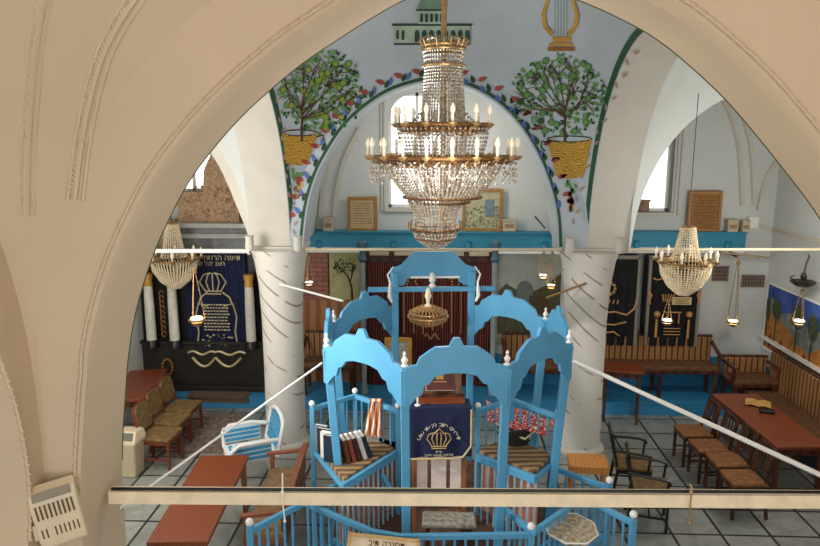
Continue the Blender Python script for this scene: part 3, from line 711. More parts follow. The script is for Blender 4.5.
def left_ark():
    YA_ = 11.35; a = atY(142, 388, YA_); c = atY(268, 258, YA_); cx = (a.x+c.x)/2; w = c.x-a.x; z0 = .22
    X = lambda px: atY(px, 300, YA_).x-cx; Z = lambda y: atY(200, y, YA_).z-z0
    t = thing('torah_ark', 'black ark with white columns and a navy embroidered curtain', 'ark', (cx, YA_, z0))
    b = MB(); b.box((0, .2, Z(300)/1), (w, .3, 0.01)); b = MB(); b.box((0, .22, Z(253)/2), (w, .4, Z(253))); b.build('body', blk, t, bev=.01)
    b = MB(); b.box((0, .1, Z(341)/2), (w, .34, Z(341))); b.box((0, .07, Z(341)), (w+.06, .42, .05)); b.box((0, .05, .05), (w+.04, .42, .1)); b.build('base', mat('dark_carved_base', (44, 38, 34), .5, var=.3, scale=9), t, bev=.008)
    grm = mat('grey_marble', (120, 120, 118), .35, col2=(74, 74, 76), scale=4, dist=8)
    b = MB(); b.box((0, .1, (Z(252)+Z(237))/2), (w*.98, .5, Z(237)-Z(252))); b.build('entablature', grm, t)
    b = MB()
    for k, (yy0, yy1, d) in enumerate(((237, 232, .58), (232, 227, .66), (227, 222, .6))): b.box((0, .1, (Z(yy0)+Z(yy1))/2), (w*.98+.04*k, d, Z(yy1)-Z(yy0)), k % 2)
    b.build('cornice', [mat('cornice_light', (178, 178, 172), .4), grm], t, bev=.008)
    brm = mat('carved_brown_stone', (196, 164, 130), .8, col2=(146, 112, 84), scale=22, bump=.8)
    b = MB(); cxx = X(212); ww = X(241)-X(181)
    zt_ = Z(150); zb = Z(222); n = 30; bot = [(cxx-ww/2+ww*i/n, .05, zb) for i in range(n+1)]; top = [(p[0], .05, zb+(zt_-zb)*(.42 if i < n*.45 else .5+.5*max(0, math.cos((i/n-.72)*PI*1.4)))) for i, p in enumerate(bot)]
    b.slab(top, bot, (0, .18, 0)); b.build('pediment', brm, t)
    b = MB(); r = random.Random(4)
    for i in range(70): b.ball((cxx+r.uniform(-.42, .42)*ww, .04, r.uniform(zb+.05, zb+(zt_-zb)*.5)), r.uniform(.015, .035), 0, 6)
    b.build('carving', brm, t)
    b = MB(); b.box((cxx-ww/2-.1, -.0, (zb+Z(250))/2+.1), (.16, .1, .35)); b.lathe([(.02, -.3), (.12, -.28), (.16, 0), (.1, .1), (.14, .2)], (X(168), -.02, Z(235)), 12); b.build('urn', mat('ochre_stone', (170, 140, 92), .7), t)
    for px in (136, 153.5, 176.5, 252.5, 268):
        if px in (136, 268): continue
        s = MB(); x = X(px); s.lathe([(.085, Z(338)), (.08, Z(300)), (.072, Z(284))], (x, -.18, 0), 16); so = s.build('column', mat('veined_white', (226, 222, 206), .4, var=.12, scale=9), t)
        s = MB(); s.lathe([(.075, Z(284)), (.08, Z(282)), (.07, Z(280)), (.09, Z(274)), (.09, Z(272))], (x, -.18, 0), 12); s.build('capital', gold, so)
        s = MB(); s.lathe([(.12, Z(344)), (.11, Z(340)), (.085, Z(337))], (x, -.18, 0), 12); s.build('plinth', blk, so)
    cu = curtain(t, X(188), X(248), Z(352), Z(253), -.05, curt_blue)
    y = -.085; b = MB()
    c_ = X(217)
    T(cu, cr_curve(c_-.03, Z(290), .42, .32, y), .012, embr, 'embroidered_crown')
    fr = []
    for s in (-1, 1): fr.append([(c_+s*.14, y, Z(305)), (c_+s*.3, y, Z(302)), (c_+s*.36, y, Z(315)), (c_+s*.32, y, Z(330)), (c_+s*.35, y, Z(342))]); fr.append([(c_+s*.13, y, Z(291)), (c_+s*.25, y, Z(296)), (c_+s*.3, y, Z(304))])
    T(cu, fr, .014, embr, 'embroidered_border')
    b = MB(); r = random.Random(2)
    for k in range(9):
        x = -.22
        while x < .2: l = r.uniform(.02, .06); b.box((c_+x+l/2, y, Z(303.5+k*3.1)), (l, .006, .022)); x += l+.014
    b.build('embroidered_writing', embr, cu, smooth=0, kind='stuff')
    b = MB(); text_geo(b, 'הארון לתורה הזאת', (X(216), y-.02, Z(259)), .13); text_geo(b, 'קדש לה׳ נצח', (X(212), y-.02, Z(264.5)), .11); b.build('embroidered_title', embr, cu, smooth=0)
    b = MB()
    for k in range(26):
        q = r.uniform(0, 6.28); rr = r.uniform(.0, .1); b.ball((c_+r.uniform(-.27, .27), y, Z(r.uniform(333, 345))), r.uniform(.012, .028), 0, 6, .7)
    b.build('embroidered_flowers', embr, cu)
    for k, s in enumerate((-1, 1)):
        x0 = X(190) if s < 0 else X(247); x1 = c_
        b = MB(); b.tube([(lerp(x0, x1, u), -.24, Z(352)+.06-.0*u+.03*math.sin(u*9)) for u in [i/12 for i in range(13)]], .02, 6)
        b.tube([(lerp(x0, x1, .15+.85*u), -.24, Z(352)-.02-.16*math.sin(PI*u)) for u in [i/12 for i in range(13)]], .022, 6); b.build('gilt_swag', mat('pale_gilt', (206, 188, 140), .4, .3), t)
    b = MB(); gx = X(165)
    for k in range(9): b.tube([(gx+.035*math.cos(a), -.14, Z(332-5*k)+.05*math.sin(a)) for a in [i*PI/4 for i in range(8)]], .012, 5)
    b.build('gilt_ornament', golddk, t)
    b = MB()
    for i in range(14): a = i*2*PI/14; b.ball((X(166)+.09*math.cos(a), -.13, Z(365)+.14*math.sin(a)), .028, 0, 6)
    b.build('gilt_flower', golddk, t)
left_ark()
p = atY(222, 398, 10.9); q = atZ(222, 386, .235)
carpm = wave_mat('patterned_carpet', (92, 70, 56), (150, 128, 98), 5, 'X', .95, (.3, .7), 6, c3=(70, 62, 60))
b = MB(); b.box((atY(222, 390, 11.2).x, 11.03, .235), (1.05, .28, .02)); b.box((atY(222, 390, 11.2).x, 10.985, .17), (1.05, .012, .13)); tag(b.build('carpet_runner', carpm, base=(atY(222, 390, 11.2).x, 11.0, .23)), 'patterned carpet runner on the blue step in front of the navy-curtained ark', 'carpet')
b = MB(); g = atZ(205, 432, 0); b.box((g.x, g.y, .01), (1.0, 1.5, .012)); tag(b.build('floor_rug', mat('grey_rug', (150, 136, 122), .95, col2=(96, 70, 66), scale=16), base=(g.x, g.y, 0)), 'faded patterned rug on the tiles beside the row of wooden chairs', 'rug')
# centre ark
def centre_ark():
    YA_ = 11.7; a = atY(366, 392, YA_); c = atY(492, 252, YA_); cx = (a.x+c.x)/2; w = c.x-a.x; z0 = .225
    X = lambda px: atY(px, 300, YA_).x-cx; Z = lambda y: atY(430, y, YA_).z-z0
    t = thing('torah_ark', 'dark ark with a maroon brocade curtain behind the blue canopy', 'ark', (cx, YA_, z0))
    b = MB(); b.box((0, .06, Z(252)/2), (w, .12, Z(252))); b.build('body', wood_dk, t, bev=.01)
    for x in (X(398), X(472)): b = MB(); b.box((x, -.03, Z(262)/2), (.06, .08, Z(262))); b.build('stile', blk, t)
    cu = curtain(t, X(401), X(469), Z(385), Z(262), -.05, curt_red, folds=12)
    curtain(t, X(368), X(396), Z(385), Z(262), -.04, curt_red, folds=4, amp=.015); curtain(t, X(474), X(490), Z(385), Z(262), -.04, curt_red, folds=3, amp=.015)
    b = MB(); r = random.Random(6)
    for px in (409, 416, 452, 459):
        x = X(px); zz = Z(272)
        for k in range(5): b.ball((x+r.uniform(-.03, .03), -.09, zz-.05*k), .02, 0, 6)
    for k in range(7): b.tube([(X(404+9.5*k), -.085, Z(288)), (X(404.5+9.5*k), -.09, Z(330+r.uniform(-4, 4)))], .009, 5)
    b.tube([(X(425)+i*.02, -.088, Z(335)+.05*math.sin(i*.9)) for i in range(14)], .01, 5)
    b.tube([(X(450)+.06*math.cos(i*2*PI/3+q), -.09, Z(275)+.06*math.sin(i*2*PI/3+q)) for q in (PI/2,) for i in range(4)], .007, 5)
    b.tube([(X(450)+.06*math.cos(i*2*PI/3-PI/2), -.09, Z(275)+.06*math.sin(i*2*PI/3-PI/2)) for i in range(4)], .007, 5)
    b.build('embroidery', embg, cu)
    b = MB(); b.box((0, .03, Z(254)), (w+.1, .2, .1)); b.build('cornice', wood_dk, t, bev=.01)
    b = MB()
    for k in range(5): b.box((X(380)+(X(478)-X(380))*k/4, -.09, Z(253)+.0), (.34, .03, .07))
    b.build('panel', mat('cream_panel', (206, 186, 160), .6), t, bev=.01)
centre_ark()
def post_lamp(px, label):
    YA_ = 11.25; a = atY(px, 330, YA_); zt_ = atY(px, 240, YA_).z
    t = thing('ark_post', label, 'post', (a.x, YA_, .225)); H_ = zt_-.225
    b = MB(); b.lathe([(.07, 0), (.07, .1), (.045, .14), (.05, H_*.5), (.045, H_*.86)], n=14); b.build('shaft', mat('grey_blue_post', (150, 158, 158), .5), t)
    b = MB(); b.lathe([(.045, H_*.86), (.08, H_*.88), (.05, H_*.9), (.05, H_*.93), (.085, H_*.95), (.09, H_*.985), (.03, H_)], n=14); b.build('capital', mat('steel_blue', (80, 116, 132), .5), t)
post_lamp(363.5, 'grey-blue turned post with a capital before the maroon ark, painted-tree side')
post_lamp(493.5, 'grey-blue turned post with a capital before the maroon ark, painted-landscape side')
def right_ark(px0, px1, label, kind):
    YA_ = 11.55; a = atY(px0, 340, YA_); c = atY(px1, 255, YA_); cx = (a.x+c.x)/2; w = c.x-a.x; z0 = .225
    X = lambda px: atY(px, 300, YA_).x-cx; Z = lambda y: atY(650, y, YA_).z-z0
    t = thing('torah_ark', label, 'ark', (cx, YA_, z0))
    b = MB(); b.box((0, .12, (Z(256)+Z(348))/2), (w, .24, Z(256)-Z(348))); b.build('body', mat('dark_ark_wood', (40, 30, 28), .5), t)
    b = MB()
    for x in (-w/2+.03, w/2-.03): b.box((x, -.04, (Z(256)+Z(345))/2), (.05, .06, Z(256)-Z(345)))
    b.box((0, -.04, Z(257)), (w, .06, .06)); b.build('frame', mat('grey_frame', (138, 132, 118), .5), t, bev=.006)
    cu = curtain(t, -w/2+.05, w/2-.05, Z(345), Z(260), -.04, curt_blk, folds=5 if kind else 3)
    b = MB(); y = -.085
    if kind:
        for s in (-1, 1):
            b.tube([(s*.27, y, Z(336)), (s*.27, y, Z(318))], .022, 6); b.ball((s*.27, y, Z(313)), .06, 0, 8); b.tube([(s*.1, y, Z(312)), (s*.1, y, Z(322))], .012, 6)
            b.tube([(s*.42, y, Z(300)), (s*.38, y, Z(294)), (s*.44, y, Z(290)), (s*.4, y, Z(303))], .013, 5)
        b.tube([(-.14, y, Z(311)), (.14, y, Z(311))], .012, 6)
        for k in range(5): b.tube([(-.18+.03*k, y, Z(300)), (-.2+.05*k, y, Z(293))], .012, 5)
        b.tube([(-w/2+.08+i*(w-.16)/20, y, Z(277)-.03*abs(math.sin(i*.8))) for i in range(21)], .013, 5)
        for k in range(3): b.tube([(-.14, y, Z(327+3*k)), (.14, y, Z(327+3*k))], .008, 5)
    else:
        b.tube([(-.3, y, Z(312)), (-.1, y, Z(311)), (.1, y, Z(314)), (.22, y, Z(308)), (.26, y, Z(300))], .016, 5)
        b.tube([(-.32, y, Z(323)), (-.1, y, Z(324)), (.1, y, Z(321))], .016, 5); b.tube([(-.3, y, Z(332)), (-.1, y, Z(331)), (-.0, y, Z(335))], .014, 5)
        for k in range(4): b.tube([(-.28+.07*k, y, Z(303)), (-.26+.07*k, y, Z(299))], .012, 5)
        for k in range(10): b.ball((-.22+.1*math.cos(k*.63), y, Z(288)+.1*math.sin(k*.63)), .03, 0, 6)
    b.build('embroidery', embg, cu)
    if kind:
        b = MB(); b.box((X(679), -.13, Z(299)), (.32, .02, .13)); pl = b.build('plaque', mat('plaque_cream', (206, 184, 132), .5), t)
        b = MB()
        for k in range(3): b.box((X(679), -.142, Z(299)+.035-.035*k), (.24-.04*(k % 2), .004, .012))
        b.build('writing', ink, pl, smooth=0)
right_ark(600, 641, 'narrow ark with a black gold-embroidered curtain beside the right marbled column', 0)
right_ark(643, 703, 'wide ark with a black embroidered curtain and a small cream plaque', 1)
# grilles, bracket
def vent(px0, px1, y0, y1, label):
    a = atY(px0, y1, YW-.02); c = atY(px1, y0, YW-.02); w = c.x-a.x; h = c.z-a.z
    t = thing('wall_vent', label, 'vent', ((a.x+c.x)/2, YW-.02, a.z)); fm = mat('vent_brown', (150, 132, 116), .6)
    b = MB()
    for x in (-w/2+.01, w/2-.01): b.box((x, 0, h/2), (.02, .03, h))
    for z in (.01, h-.01): b.box((0, 0, z), (w, .03, .02))
    b.build('frame', fm, t)
    b = MB(); b.box((0, .01, h/2), (w, .01, h)); b.build('backing', mat('vent_dark', (86, 70, 64), .8), t)
    for k in range(3): b = MB(); b.box((0, -.005, h*(k+1)/4), (w-.03, .02, .014)); b.build('slat', fm, t)
    b = MB(); [b.box((-w/2+w*(k+1)/8, -.006, h/2), (.008, .016, h-.03)) for k in range(7)]; b.build('grille', fm, t, smooth=0)
vent(712, 729, 266, 281, 'small brown wall grille beside the wide black-curtained ark'); vent(741, 765, 275, 287, 'wider brown wall grille in the corner near the big wall mural')
a = atY(720, 252, YW-.5); c = atY(769, 258, YW-.35); t = thing('ceiling_bracket', 'flat pale wooden bracket carrying the corner oil lamp', 'bracket', a)
b = MB(); b.beam((0, 0, 0), c-a, .09, .03); b.build('arm', mat('pale_wood', (190, 166, 132), .6), t, bev=.006)
b = MB(); d = (atY(737, 256, YW-.45)-a); b.beam(d+Vector((0, 0, 0)), d+Vector((0, .45, .02)), .05, .05); b.build('support', wood_br, t)
# ------------------------------------------------------------------ hanging oil lamps
def oil_lamp(px, y, ytop, Y, m, label, s=1, halo=False, chains=3):
    p = atY(px, y, Y); top = atY(px, ytop, Y).z-p.z
    t = thing('hanging_oil_lamp', label, 'lamp', p, 0, None)
    b = MB()
    b.lathe([(.1*s, .0), (.115*s, .02), (.1*s, .035), (.085*s, .03)], n=14); b.lathe([(.02, -.075*s), (.05*s, -.06*s), (.085*s, -.01)], n=12); b.build('bowl', brass, t)
    b = MB(); b.lathe([(.02*s, -.02*s), (.07*s, .0), (.075*s, .05*s), (.03*s, .055*s)], n=12); b.build('glass', m, t)
    for k in range(chains):
        a = 2*PI*k/chains+.4; b = MB(); b.tube([(.1*s*math.cos(a), .1*s*math.sin(a), .03), (.06*s*math.cos(a), .06*s*math.sin(a), top*.5), (.015*math.cos(a), .015*math.sin(a), top*.92)], .006, 5)
        for q in range(5): u = .1+.17*q; b.ball((.1*s*(1-u*.85)*math.cos(a), .1*s*(1-u*.85)*math.sin(a), .03+top*.9*u), .012, 0, 6)
        b.build('chain', brass, t)
    b = MB(); b.lathe([(.02, top*.9), (.045*s, top*.92), (.02, top*.95), (.006, top)], n=10); b.build('canopy', brass, t)
    return t
oil_lamp(197, 321, 268, 9.3, flame, 'lit oil lamp hanging before the navy ark curtain', 1.1)
oil_lamp(309, 284, 255, 11.2, flamew, 'white lit oil lamp hanging before the painted brick wall', .75)
oil_lamp(543, 277, 246, 11.1, flamew, 'white lit oil lamp hanging before the painted landscape, beside a yellow one', .75)
oil_lamp(551, 287, 250, 11.0, flame, 'yellow lit oil lamp hanging just above the right back canopy panel', .75)
oil_lamp(667, 322, 300, 10.9, flamew, 'white lit oil lamp hanging before the plaque of the wide black ark', .9)
oil_lamp(733, 323, 258, YW-.6, flame, 'yellow lit oil lamp on long chains in the corner under the wooden bracket', .9)
oil_lamp(799, 323, 288, 10.2, flamew, 'white lit oil lamp hanging in front of the big colourful wall mural', .9)
# wrought bracket lamp holder
p = atY(803, 283, 10.2); t = thing('lamp_holder', 'dark wrought metal lamp holder hanging above the big wall mural', 'lamp holder', p)
b = MB(); b.lathe([(.02, -.06), (.1, -.05), (.17, 0), (.18, .03), (.15, .04), (.06, .01)], n=14); b.lathe([(.03, .04), (.05, .1), (.02, .16)], n=8); b.build('bowl', mat('wrought_metal', (70, 66, 58), .4, .6), t)
b = MB(); b.tube([(0, 0, .16), (.02, 0, .3), (.05, 0, .4), (.02, 0, .46), (-.02, 0, .4), (.0, 0, .36)], .014, 6); b.tube([(-.12, 0, .03), (-.2, 0, .09), (-.14, 0, .11)], .012, 6); b.build('hook', mat('wrought_metal', (70, 66, 58)), t)
# ------------------------------------------------------------------ chandeliers
def strand(b, p, q, n, r, sag=0, m=0):
    p, q = Vector(p), Vector(q)
    for i in range(n):
        u = (i+.5)/n; c = p.lerp(q, u); c.z -= sag*4*u*(1-u); b.octa(c, r, r*1.5, m)
def tier(name, parent, prof, n, step, r, kind='stuff', m=None):
    """crystal strands hanging along a profile of (radius, z) points"""
    b = MB()
    for k in range(n):
        a = 2*PI*k/n
        for (r0, z0), (r1, z1) in zip(prof, prof[1:]):
            L = math.hypot(r1-r0, z1-z0); c = max(1, int(L/step))
            strand(b, (r0*math.cos(a), r0*math.sin(a), z0), (r1*math.cos(a), r1*math.sin(a), z1), c, r)
    return b.build(name, m or crystal, parent, smooth=0, kind=kind)
def ringp(b, r, z, tr, n=36): b.tube([(r*math.cos(2*PI*i/n), r*math.sin(2*PI*i/n), z) for i in range(n+1)], tr, 6, 0, False)
def candle_arm(t, r, z, a, r0, z0, hb):
    ca, sa = math.cos(a), math.sin(a); arm = MB()
    arm.tube([(r0*ca, r0*sa, z0), (lerp(r0, r, .4)*ca, lerp(r0, r, .4)*sa, z0-.05), (lerp(r0, r, .8)*ca, lerp(r0, r, .8)*sa, z-.07), (r*ca, r*sa, z-.01)], .008, 5)
    arm.tube([(lerp(r0, r, .5)*ca, lerp(r0, r, .5)*sa, z-.02), (lerp(r0, r, .65)*ca, lerp(r0, r, .65)*sa, z+.04), (lerp(r0, r, .8)*ca, lerp(r0, r, .8)*sa, z-.0)], .007, 5)
    arm.lathe([(.012, -.03), (.045, 0), (.05, .012), (.02, .016)], (r*ca, r*sa, z), 10); ao = arm.build('arm', brass, t)
    c = MB(); c.lathe([(.016, .01), (.016, hb)], (r*ca, r*sa, z), 8); c.build('candle', candle, ao)
    c = MB(); c.lathe([(.012, hb), (.026, hb+.03), (.022, hb+.06), (.004, hb+.1)], (r*ca, r*sa, z), 8); c.build('bulb', bulbm, ao)
bronze = mat('dark_bronze', (150, 108, 66), .35, .6, var=.25, scale=25)
def big_chandelier():
    Y = 7.25; c = atY(442, 245, Y); k = (atY(542, 150, Y).x-atY(442, 150, Y).x)/100
    Z = lambda y: atY(442, y, Y).z-c.z
    t = thing('crystal_chandelier', 'huge gilt crystal chandelier with two rings of candle bulbs', 'chandelier', (c.x, Y, c.z))
    b = MB(); b.lathe([(.02, Z(240)), (.025, Z(130)), (.03, Z(100)), (.025, Z(60)), (.045, Z(45)), (.03, Z(40)), (.028, Z(10)), (.04, Z(0)), (.028, Z(-5)), (.022, Z(-80))], n=12); b.build('stem', brass, t)
    b = MB(); r = 21*k; z = Z(45)
    for zz in (Z(50), Z(46), Z(66)): ringp(b, r, zz, .014)
    for i in range(20):
        a = 2*PI*i/20; b.tube([(.4*r*math.cos(a), .4*r*math.sin(a), Z(52)), (r*math.cos(a), r*math.sin(a), Z(48)), (1.15*r*math.cos(a), 1.15*r*math.sin(a), Z(41)), (1.0*r*math.cos(a), 1.0*r*math.sin(a), Z(38))], .009, 5)
    b.build('crown', brass, t)
    tier('crystal_column', t, [(15*k, Z(38)), (20*k, Z(50)), (18*k, Z(66)), (20*k, Z(95)), (22*k, Z(124))], 44, .032, .0135)
    for (r, z, n, y0) in ((48*k, Z(125), 12, 118), (75*k, Z(157), 20, 152)):
        b = MB(); ringp(b, r*.97, z, .02, 48); ringp(b, r*.82, z-.03, .013, 48); ringp(b, r*.9, z-.06, .01, 48)
        m_ = 36
        for i in range(m_):
            a = 2*PI*i/m_; b.tube([(r*(.82+.08*math.cos(q))*math.cos(a+.05*math.sin(q)), r*(.9+.1*math.cos(q))*math.sin(a+.05*math.sin(q)), z-.03+.045*math.sin(q)) for q in [j*PI/3 for j in range(7)]], .008, 5)
        b.build('ring', bronze, t)
        for i in range(n): candle_arm(t, r, z, 2*PI*(i+.35)/n, .12, z-.06, .1)
    tier('crystal_tier', t, [(46*k, Z(127)), (44*k, Z(140)), (40*k, Z(155))], 52, .034, .013)
    tier('crystal_tier', t, [(73*k, Z(160)), (74*k, Z(172)), (73*k, Z(184))], 38, .045, .013)
    tier('crystal_bowl', t, [(60*k, Z(161)), (54*k, Z(174)), (44*k, Z(188)), (36*k, Z(196)), (28*k, Z(199))], 64, .034, .0135)
    b = MB(); ringp(b, 40*k, Z(197), .013); ringp(b, 28*k, Z(202), .013); b.build('basket_ring', bronze, t)
    bk = tier('crystal_basket', t, [(29*k, Z(200)), (22*k, Z(212)), (20*k, Z(222)), (24*k, Z(228)), (20*k, Z(238)), (11*k, Z(245)), (2*k, Z(247))], 40, .032, .0135); bk.location.x = -7*k
    b = MB(); ringp(b, 24*k, Z(229), .012); ringp(b, 20*k, Z(238), .012); [b.tube([(21*k*math.cos(a), 21*k*math.sin(a), Z(232)), (28*k*math.cos(a), 28*k*math.sin(a), Z(228)), (27*k*math.cos(a), 27*k*math.sin(a), Z(221))], .008, 5) for a in [i*PI/8 for i in range(16)]]; b.build('basket_ring', bronze, t).location.x = -7*k
    tier('crystal_drop', t, [(24*k, Z(132)), (22*k, Z(160)), (18*k, Z(198))], 34, .04, .014)
    b = MB(); r = random.Random(1)
    for i in range(24):
        a = 2*PI*i/24; strand(b, (74*k*math.cos(a), 74*k*math.sin(a), Z(160)), (74*k*math.cos(a+.26), 74*k*math.sin(a+.26), Z(160)), 8, .012, .16)
    for i in range(16):
        a = 2*PI*i/16; p = Vector((23*k*math.cos(a), 23*k*math.sin(a), Z(112))); strand(b, p, (47*k*math.cos(a), 47*k*math.sin(a), Z(124)), 9, .011, .06)
    b.build('crystal_garland', crystal, t, smooth=0, kind='stuff')
big_chandelier()
picture(385, 412, 338, 368, 10.95, gold, mat('print_ground', (206, 200, 180), .8, col2=(130, 120, 104), scale=30), 'gilt framed print standing behind the blue platform beside the maroon ark', fw=.06)
def small_chandelier(px, ys, Y, k_px, label, arms=8, up=.0):
    """ys = crown top, crown foot, ring, bowl bottom (pixels)"""
    c = atY(px, ys[3], Y); k = (atY(px+100, ys[2], Y).x-atY(px, ys[2], Y).x)/100; Z = lambda y: atY(px, y, Y).z-c.z
    t = thing('small_chandelier', label, 'chandelier', (c.x, Y, c.z)); R1 = k_px*k
    b = MB(); b.tube([(0, 0, .1), (0, 0, Z(ys[0])+up)], .005, 6); b.build('stem', blk, t)
    tier('crystal_crown', t, [(.26*R1, Z(ys[0])), (.4*R1, Z(ys[1])-.0), (.55*R1, Z(ys[2])+.03)], 26, .032, .014, m=crystal_pale)
    b = MB(); ringp(b, R1, Z(ys[2]), .012, 30); ringp(b, .22*R1, Z(ys[0]), .012, 16); ringp(b, .9*R1, Z(ys[2])-.03, .01, 30); b.build('ring', brass, t)
    h = Z(ys[2])
    tier('crystal_bowl', t, [(R1*.97, h), (R1*.9, h*.65), (R1*.62, h*.3), (R1*.2, h*.05)], 46, .032, .015, m=crystal_pale)
    for i in range(arms): candle_arm(t, R1*1.12, h+.02, 2*PI*(i+.4)/arms, R1*.5, h, .06)
    return t
small_chandelier(176, (224, 246, 259, 289), 10.7, 23, 'small pale crystal chandelier hanging before the navy-curtained ark', 8, 1.5)
small_chandelier(683, (227, 247, 262, 296), 9.0, 26, 'small sparkling crystal chandelier before the wide black-curtained ark', 8, 1.7)
# ------------------------------------------------------------------ bimah
def bimah():
    cx, cy, phi = .04, 7.25, R_(5.2); FL = .35
    t = thing('bimah', 'tall sky-blue octagonal wooden platform with scalloped canopy arches', 'bimah', (cx, cy, 0), phi)
    Rm = Matrix.Rotation(-phi, 3, 'Z'); loc = lambda P: Rm @ (Vector(P)-Vector((cx, cy, 0)))
    def oc(a, s): return [(-s, -a), (s, -a), (a, -s), (a, s), (s, a), (-s, a), (-a, s), (-a, -s)]
    top = oc(1.20, .485); bot = oc(1.08, .47)
    top[0] = (-.46, -1.17); top[1] = (.50, -1.17); bot[0] = (-.44, -1.10); bot[1] = (.47, -1.10)
    ZT = 2.46
    top[2] = (1.28, -.485); top[3] = (1.27, .485); top[6] = (-1.22, .485); top[7] = (-1.23, -.485); bot[2] = (1.12, -.47); bot[3] = (1.12, .47)
    b = MB(); v = [(x*1.15, y*1.15) for x, y in bot]; b.prism([(x, y, 0.0) for x, y in v], (0, 0, FL)); b.build('platform', [blue], t, bev=.01)
    b = MB(); b.prism([(x*.97, y*.97, FL) for x, y in v], (0, 0, .012)); b.build('deck', mat('deck_carpet', (120, 84, 66), .9, col2=(70, 54, 48), scale=14), t)
    turned = lambda: [(r*.8, z*.8) for r, z in TP]
    TP = [(.03, 0), (.045, .02), (.02, .04), (.035, .07), (.04, .09), (.02, .12), (.012, .14), (.022, .16), (.004, .19)]
    for k in range(8):
        hi = 2.92 if k in (4, 5) else ZT-.02
        b = MB(); p0 = Vector((*bot[k], FL)); p1 = Vector((*top[k], ZT-.02)); p1 = p0+(p1-p0)*((hi-FL)/(ZT-.02-FL)) if hi > ZT else p1
        if k in (4, 5): p0 = Vector((*top[k], FL)); p1 = Vector((*top[k], hi))
        b.beam(p0, p1, .085, .085, 0, up=(0, 1, 0)); po = b.build('post', blue, t, bev=.008)
        if k not in (4, 5):
            b = MB(); b.lathe(turned(), (p1.x, p1.y, ZT+.0), 12); b.build('finial', wpaint, po)
    # scalloped arches
    U = [0, .06, .12, .15, .18, .25, .3, .36, .43, .45, .47, .53, .55, .57, .64, .7, .75, .82, .85, .88, .94, 1]
    V = [.0, .02, .03, .10, .12, .17, .20, .20, .205, .25, .285, .285, .25, .205, .20, .20, .17, .12, .10, .03, .02, 0]
    Bu = [0, .05, .08, .12, .17, .2, .24, .3, .4, .5, .6, .7, .76, .8, .83, .88, .92, .95, 1]
    Bv = [-.38, -.38, -.34, -.29, -.26, -.17, -.16, -.085, -.06, -.055, -.06, -.085, -.16, -.17, -.26, -.29, -.34, -.38, -.38]
    def interp(X, Y_, x):
        for i in range(len(X)-1):
            if X[i] <= x <= X[i+1]: return lerp(Y_[i], Y_[i+1], (x-X[i])/(X[i+1]-X[i]))
    us = sorted(set(U+Bu+[i/40 for i in range(41)]))
    edge = blue_lit
    def arch(k0, k1, zb, hs=1.0):
        p, q = Vector((*top[k0], 0)), Vector((*top[k1], 0)); d = (q-p); nrm = Vector((d.y, -d.x, 0)).normalized()
        if nrm.dot((p+q)/2) < 0: nrm = -nrm
        P = [p.lerp(q, lerp(-.01, 1.01, u)) for u in us]
        b = MB(); b.slab([x+Vector((0, 0, zb+interp(U, V, u)*hs)) for x, u in zip(P, us)], [x+Vector((0, 0, zb+interp(Bu, Bv, u))) for x, u in zip(P, us)], nrm*.04)
        o = b.build('arch_panel', blue, t, smooth=30, bev=.004)
        return o, p, q, nrm
    for k in range(8):
        if k == 4: continue
        arch(k, (k+1) % 8, ZT-.0)
    # raised back arch
    p, q = Vector((*top[5], 0)), Vector((*top[4], 0)); us2 = [i/40 for i in range(41)]
    tv = lambda u: .26+(.0 if u < .5 else 0)+(.17 if .27 < u < .73 else (.17*(min(u, 1-u)-.12)/.15 if min(u, 1-u) > .12 else -.04+.04*min(u, 1-u)/.12))
    bv = lambda u: .0 if min(u, 1-u) < .16 else (.035 if min(u, 1-u) < .2 else .1)
    zb = 2.74
    b = MB(); P = [p.lerp(q, lerp(-.06, 1.06, u)) for u in us2]
    b.slab([x+Vector((0, 0, zb+tv(u))) for x, u in zip(P, us2)], [x+Vector((0, 0, zb+bv(u))) for x, u in zip(P, us2)], (0, .04, 0)); b.build('arch_panel', blue, t, smooth=30, bev=.004)
    b = MB(); b.box((.02, top[4][1]-.01, zb+.11), (.62, .05, .025)); b.build('moulding', wpaint, t)
    b = MB(); b.beam((-.83, 1.16, 2.7), (.78, 1.16, 2.7), .05, .06); b.build('cross_rail', blue, t, bev=.006)
    b = MB(); b.lathe([(.03, 0), (.05, .03), (.02, .06), (.045, .1), (.025, .14), (.035, .17), (.01, .2)], (-.02, 1.13, 2.72), 12); b.build('finial', wpaint, t)
    for s in (-1, 1):
        b = MB(); x = s*.53
        b.tube([(x, 1.1, 2.55), (x+s*.03, 1.1, 2.62), (x+s*.02, 1.1, 2.8), (x+s*.05, 1.1, 2.9), (x-s*.02, 1.1, 3.0)], [.015, .026, .014, .012, .006], 8); b.build('scroll', wpaint, t)
    # seat boxes with balustrade
    def L(px, py, z): v = loc(atZ(px, py, z)); return Vector((v.x, v.y, z))
    def box_seat(A, B, C, e0, e1, cl):
        zr, zs = 1.6, 1.12
        A, B, C = L(*A, zr), L(*B, zr), L(*C, zr); e0, e1 = L(*e0, zs), L(*e1, zs)
        for p, q in ((A, B), (B, C)):
            b = MB(); b.beam(p, q, .05, .05); b.build('handrail', blue, t, bev=.006)
            n = max(3, int((q-p).length/.11))
            for i in range(1, n):
                r = p.lerp(q, i/n); b = MB(); b.tube([r, r-Vector((0, 0, zr-zs))], [.013, .013], 6); b.build('baluster', blue, t)
        for p in (A, B, C):
            b = MB(); b.beam(Vector((p.x, p.y, FL-.35)), Vector((p.x, p.y, zr+.03)), .05, .05); po = b.build('newel', blue, t, bev=.005); b = MB(); b.ball((p.x, p.y, zr+.065), .035, 0, 10); b.build('ball', wpaint, po)
        lo = [Vector((p.x, p.y, zs-.08)) for p in (A, B, C)]
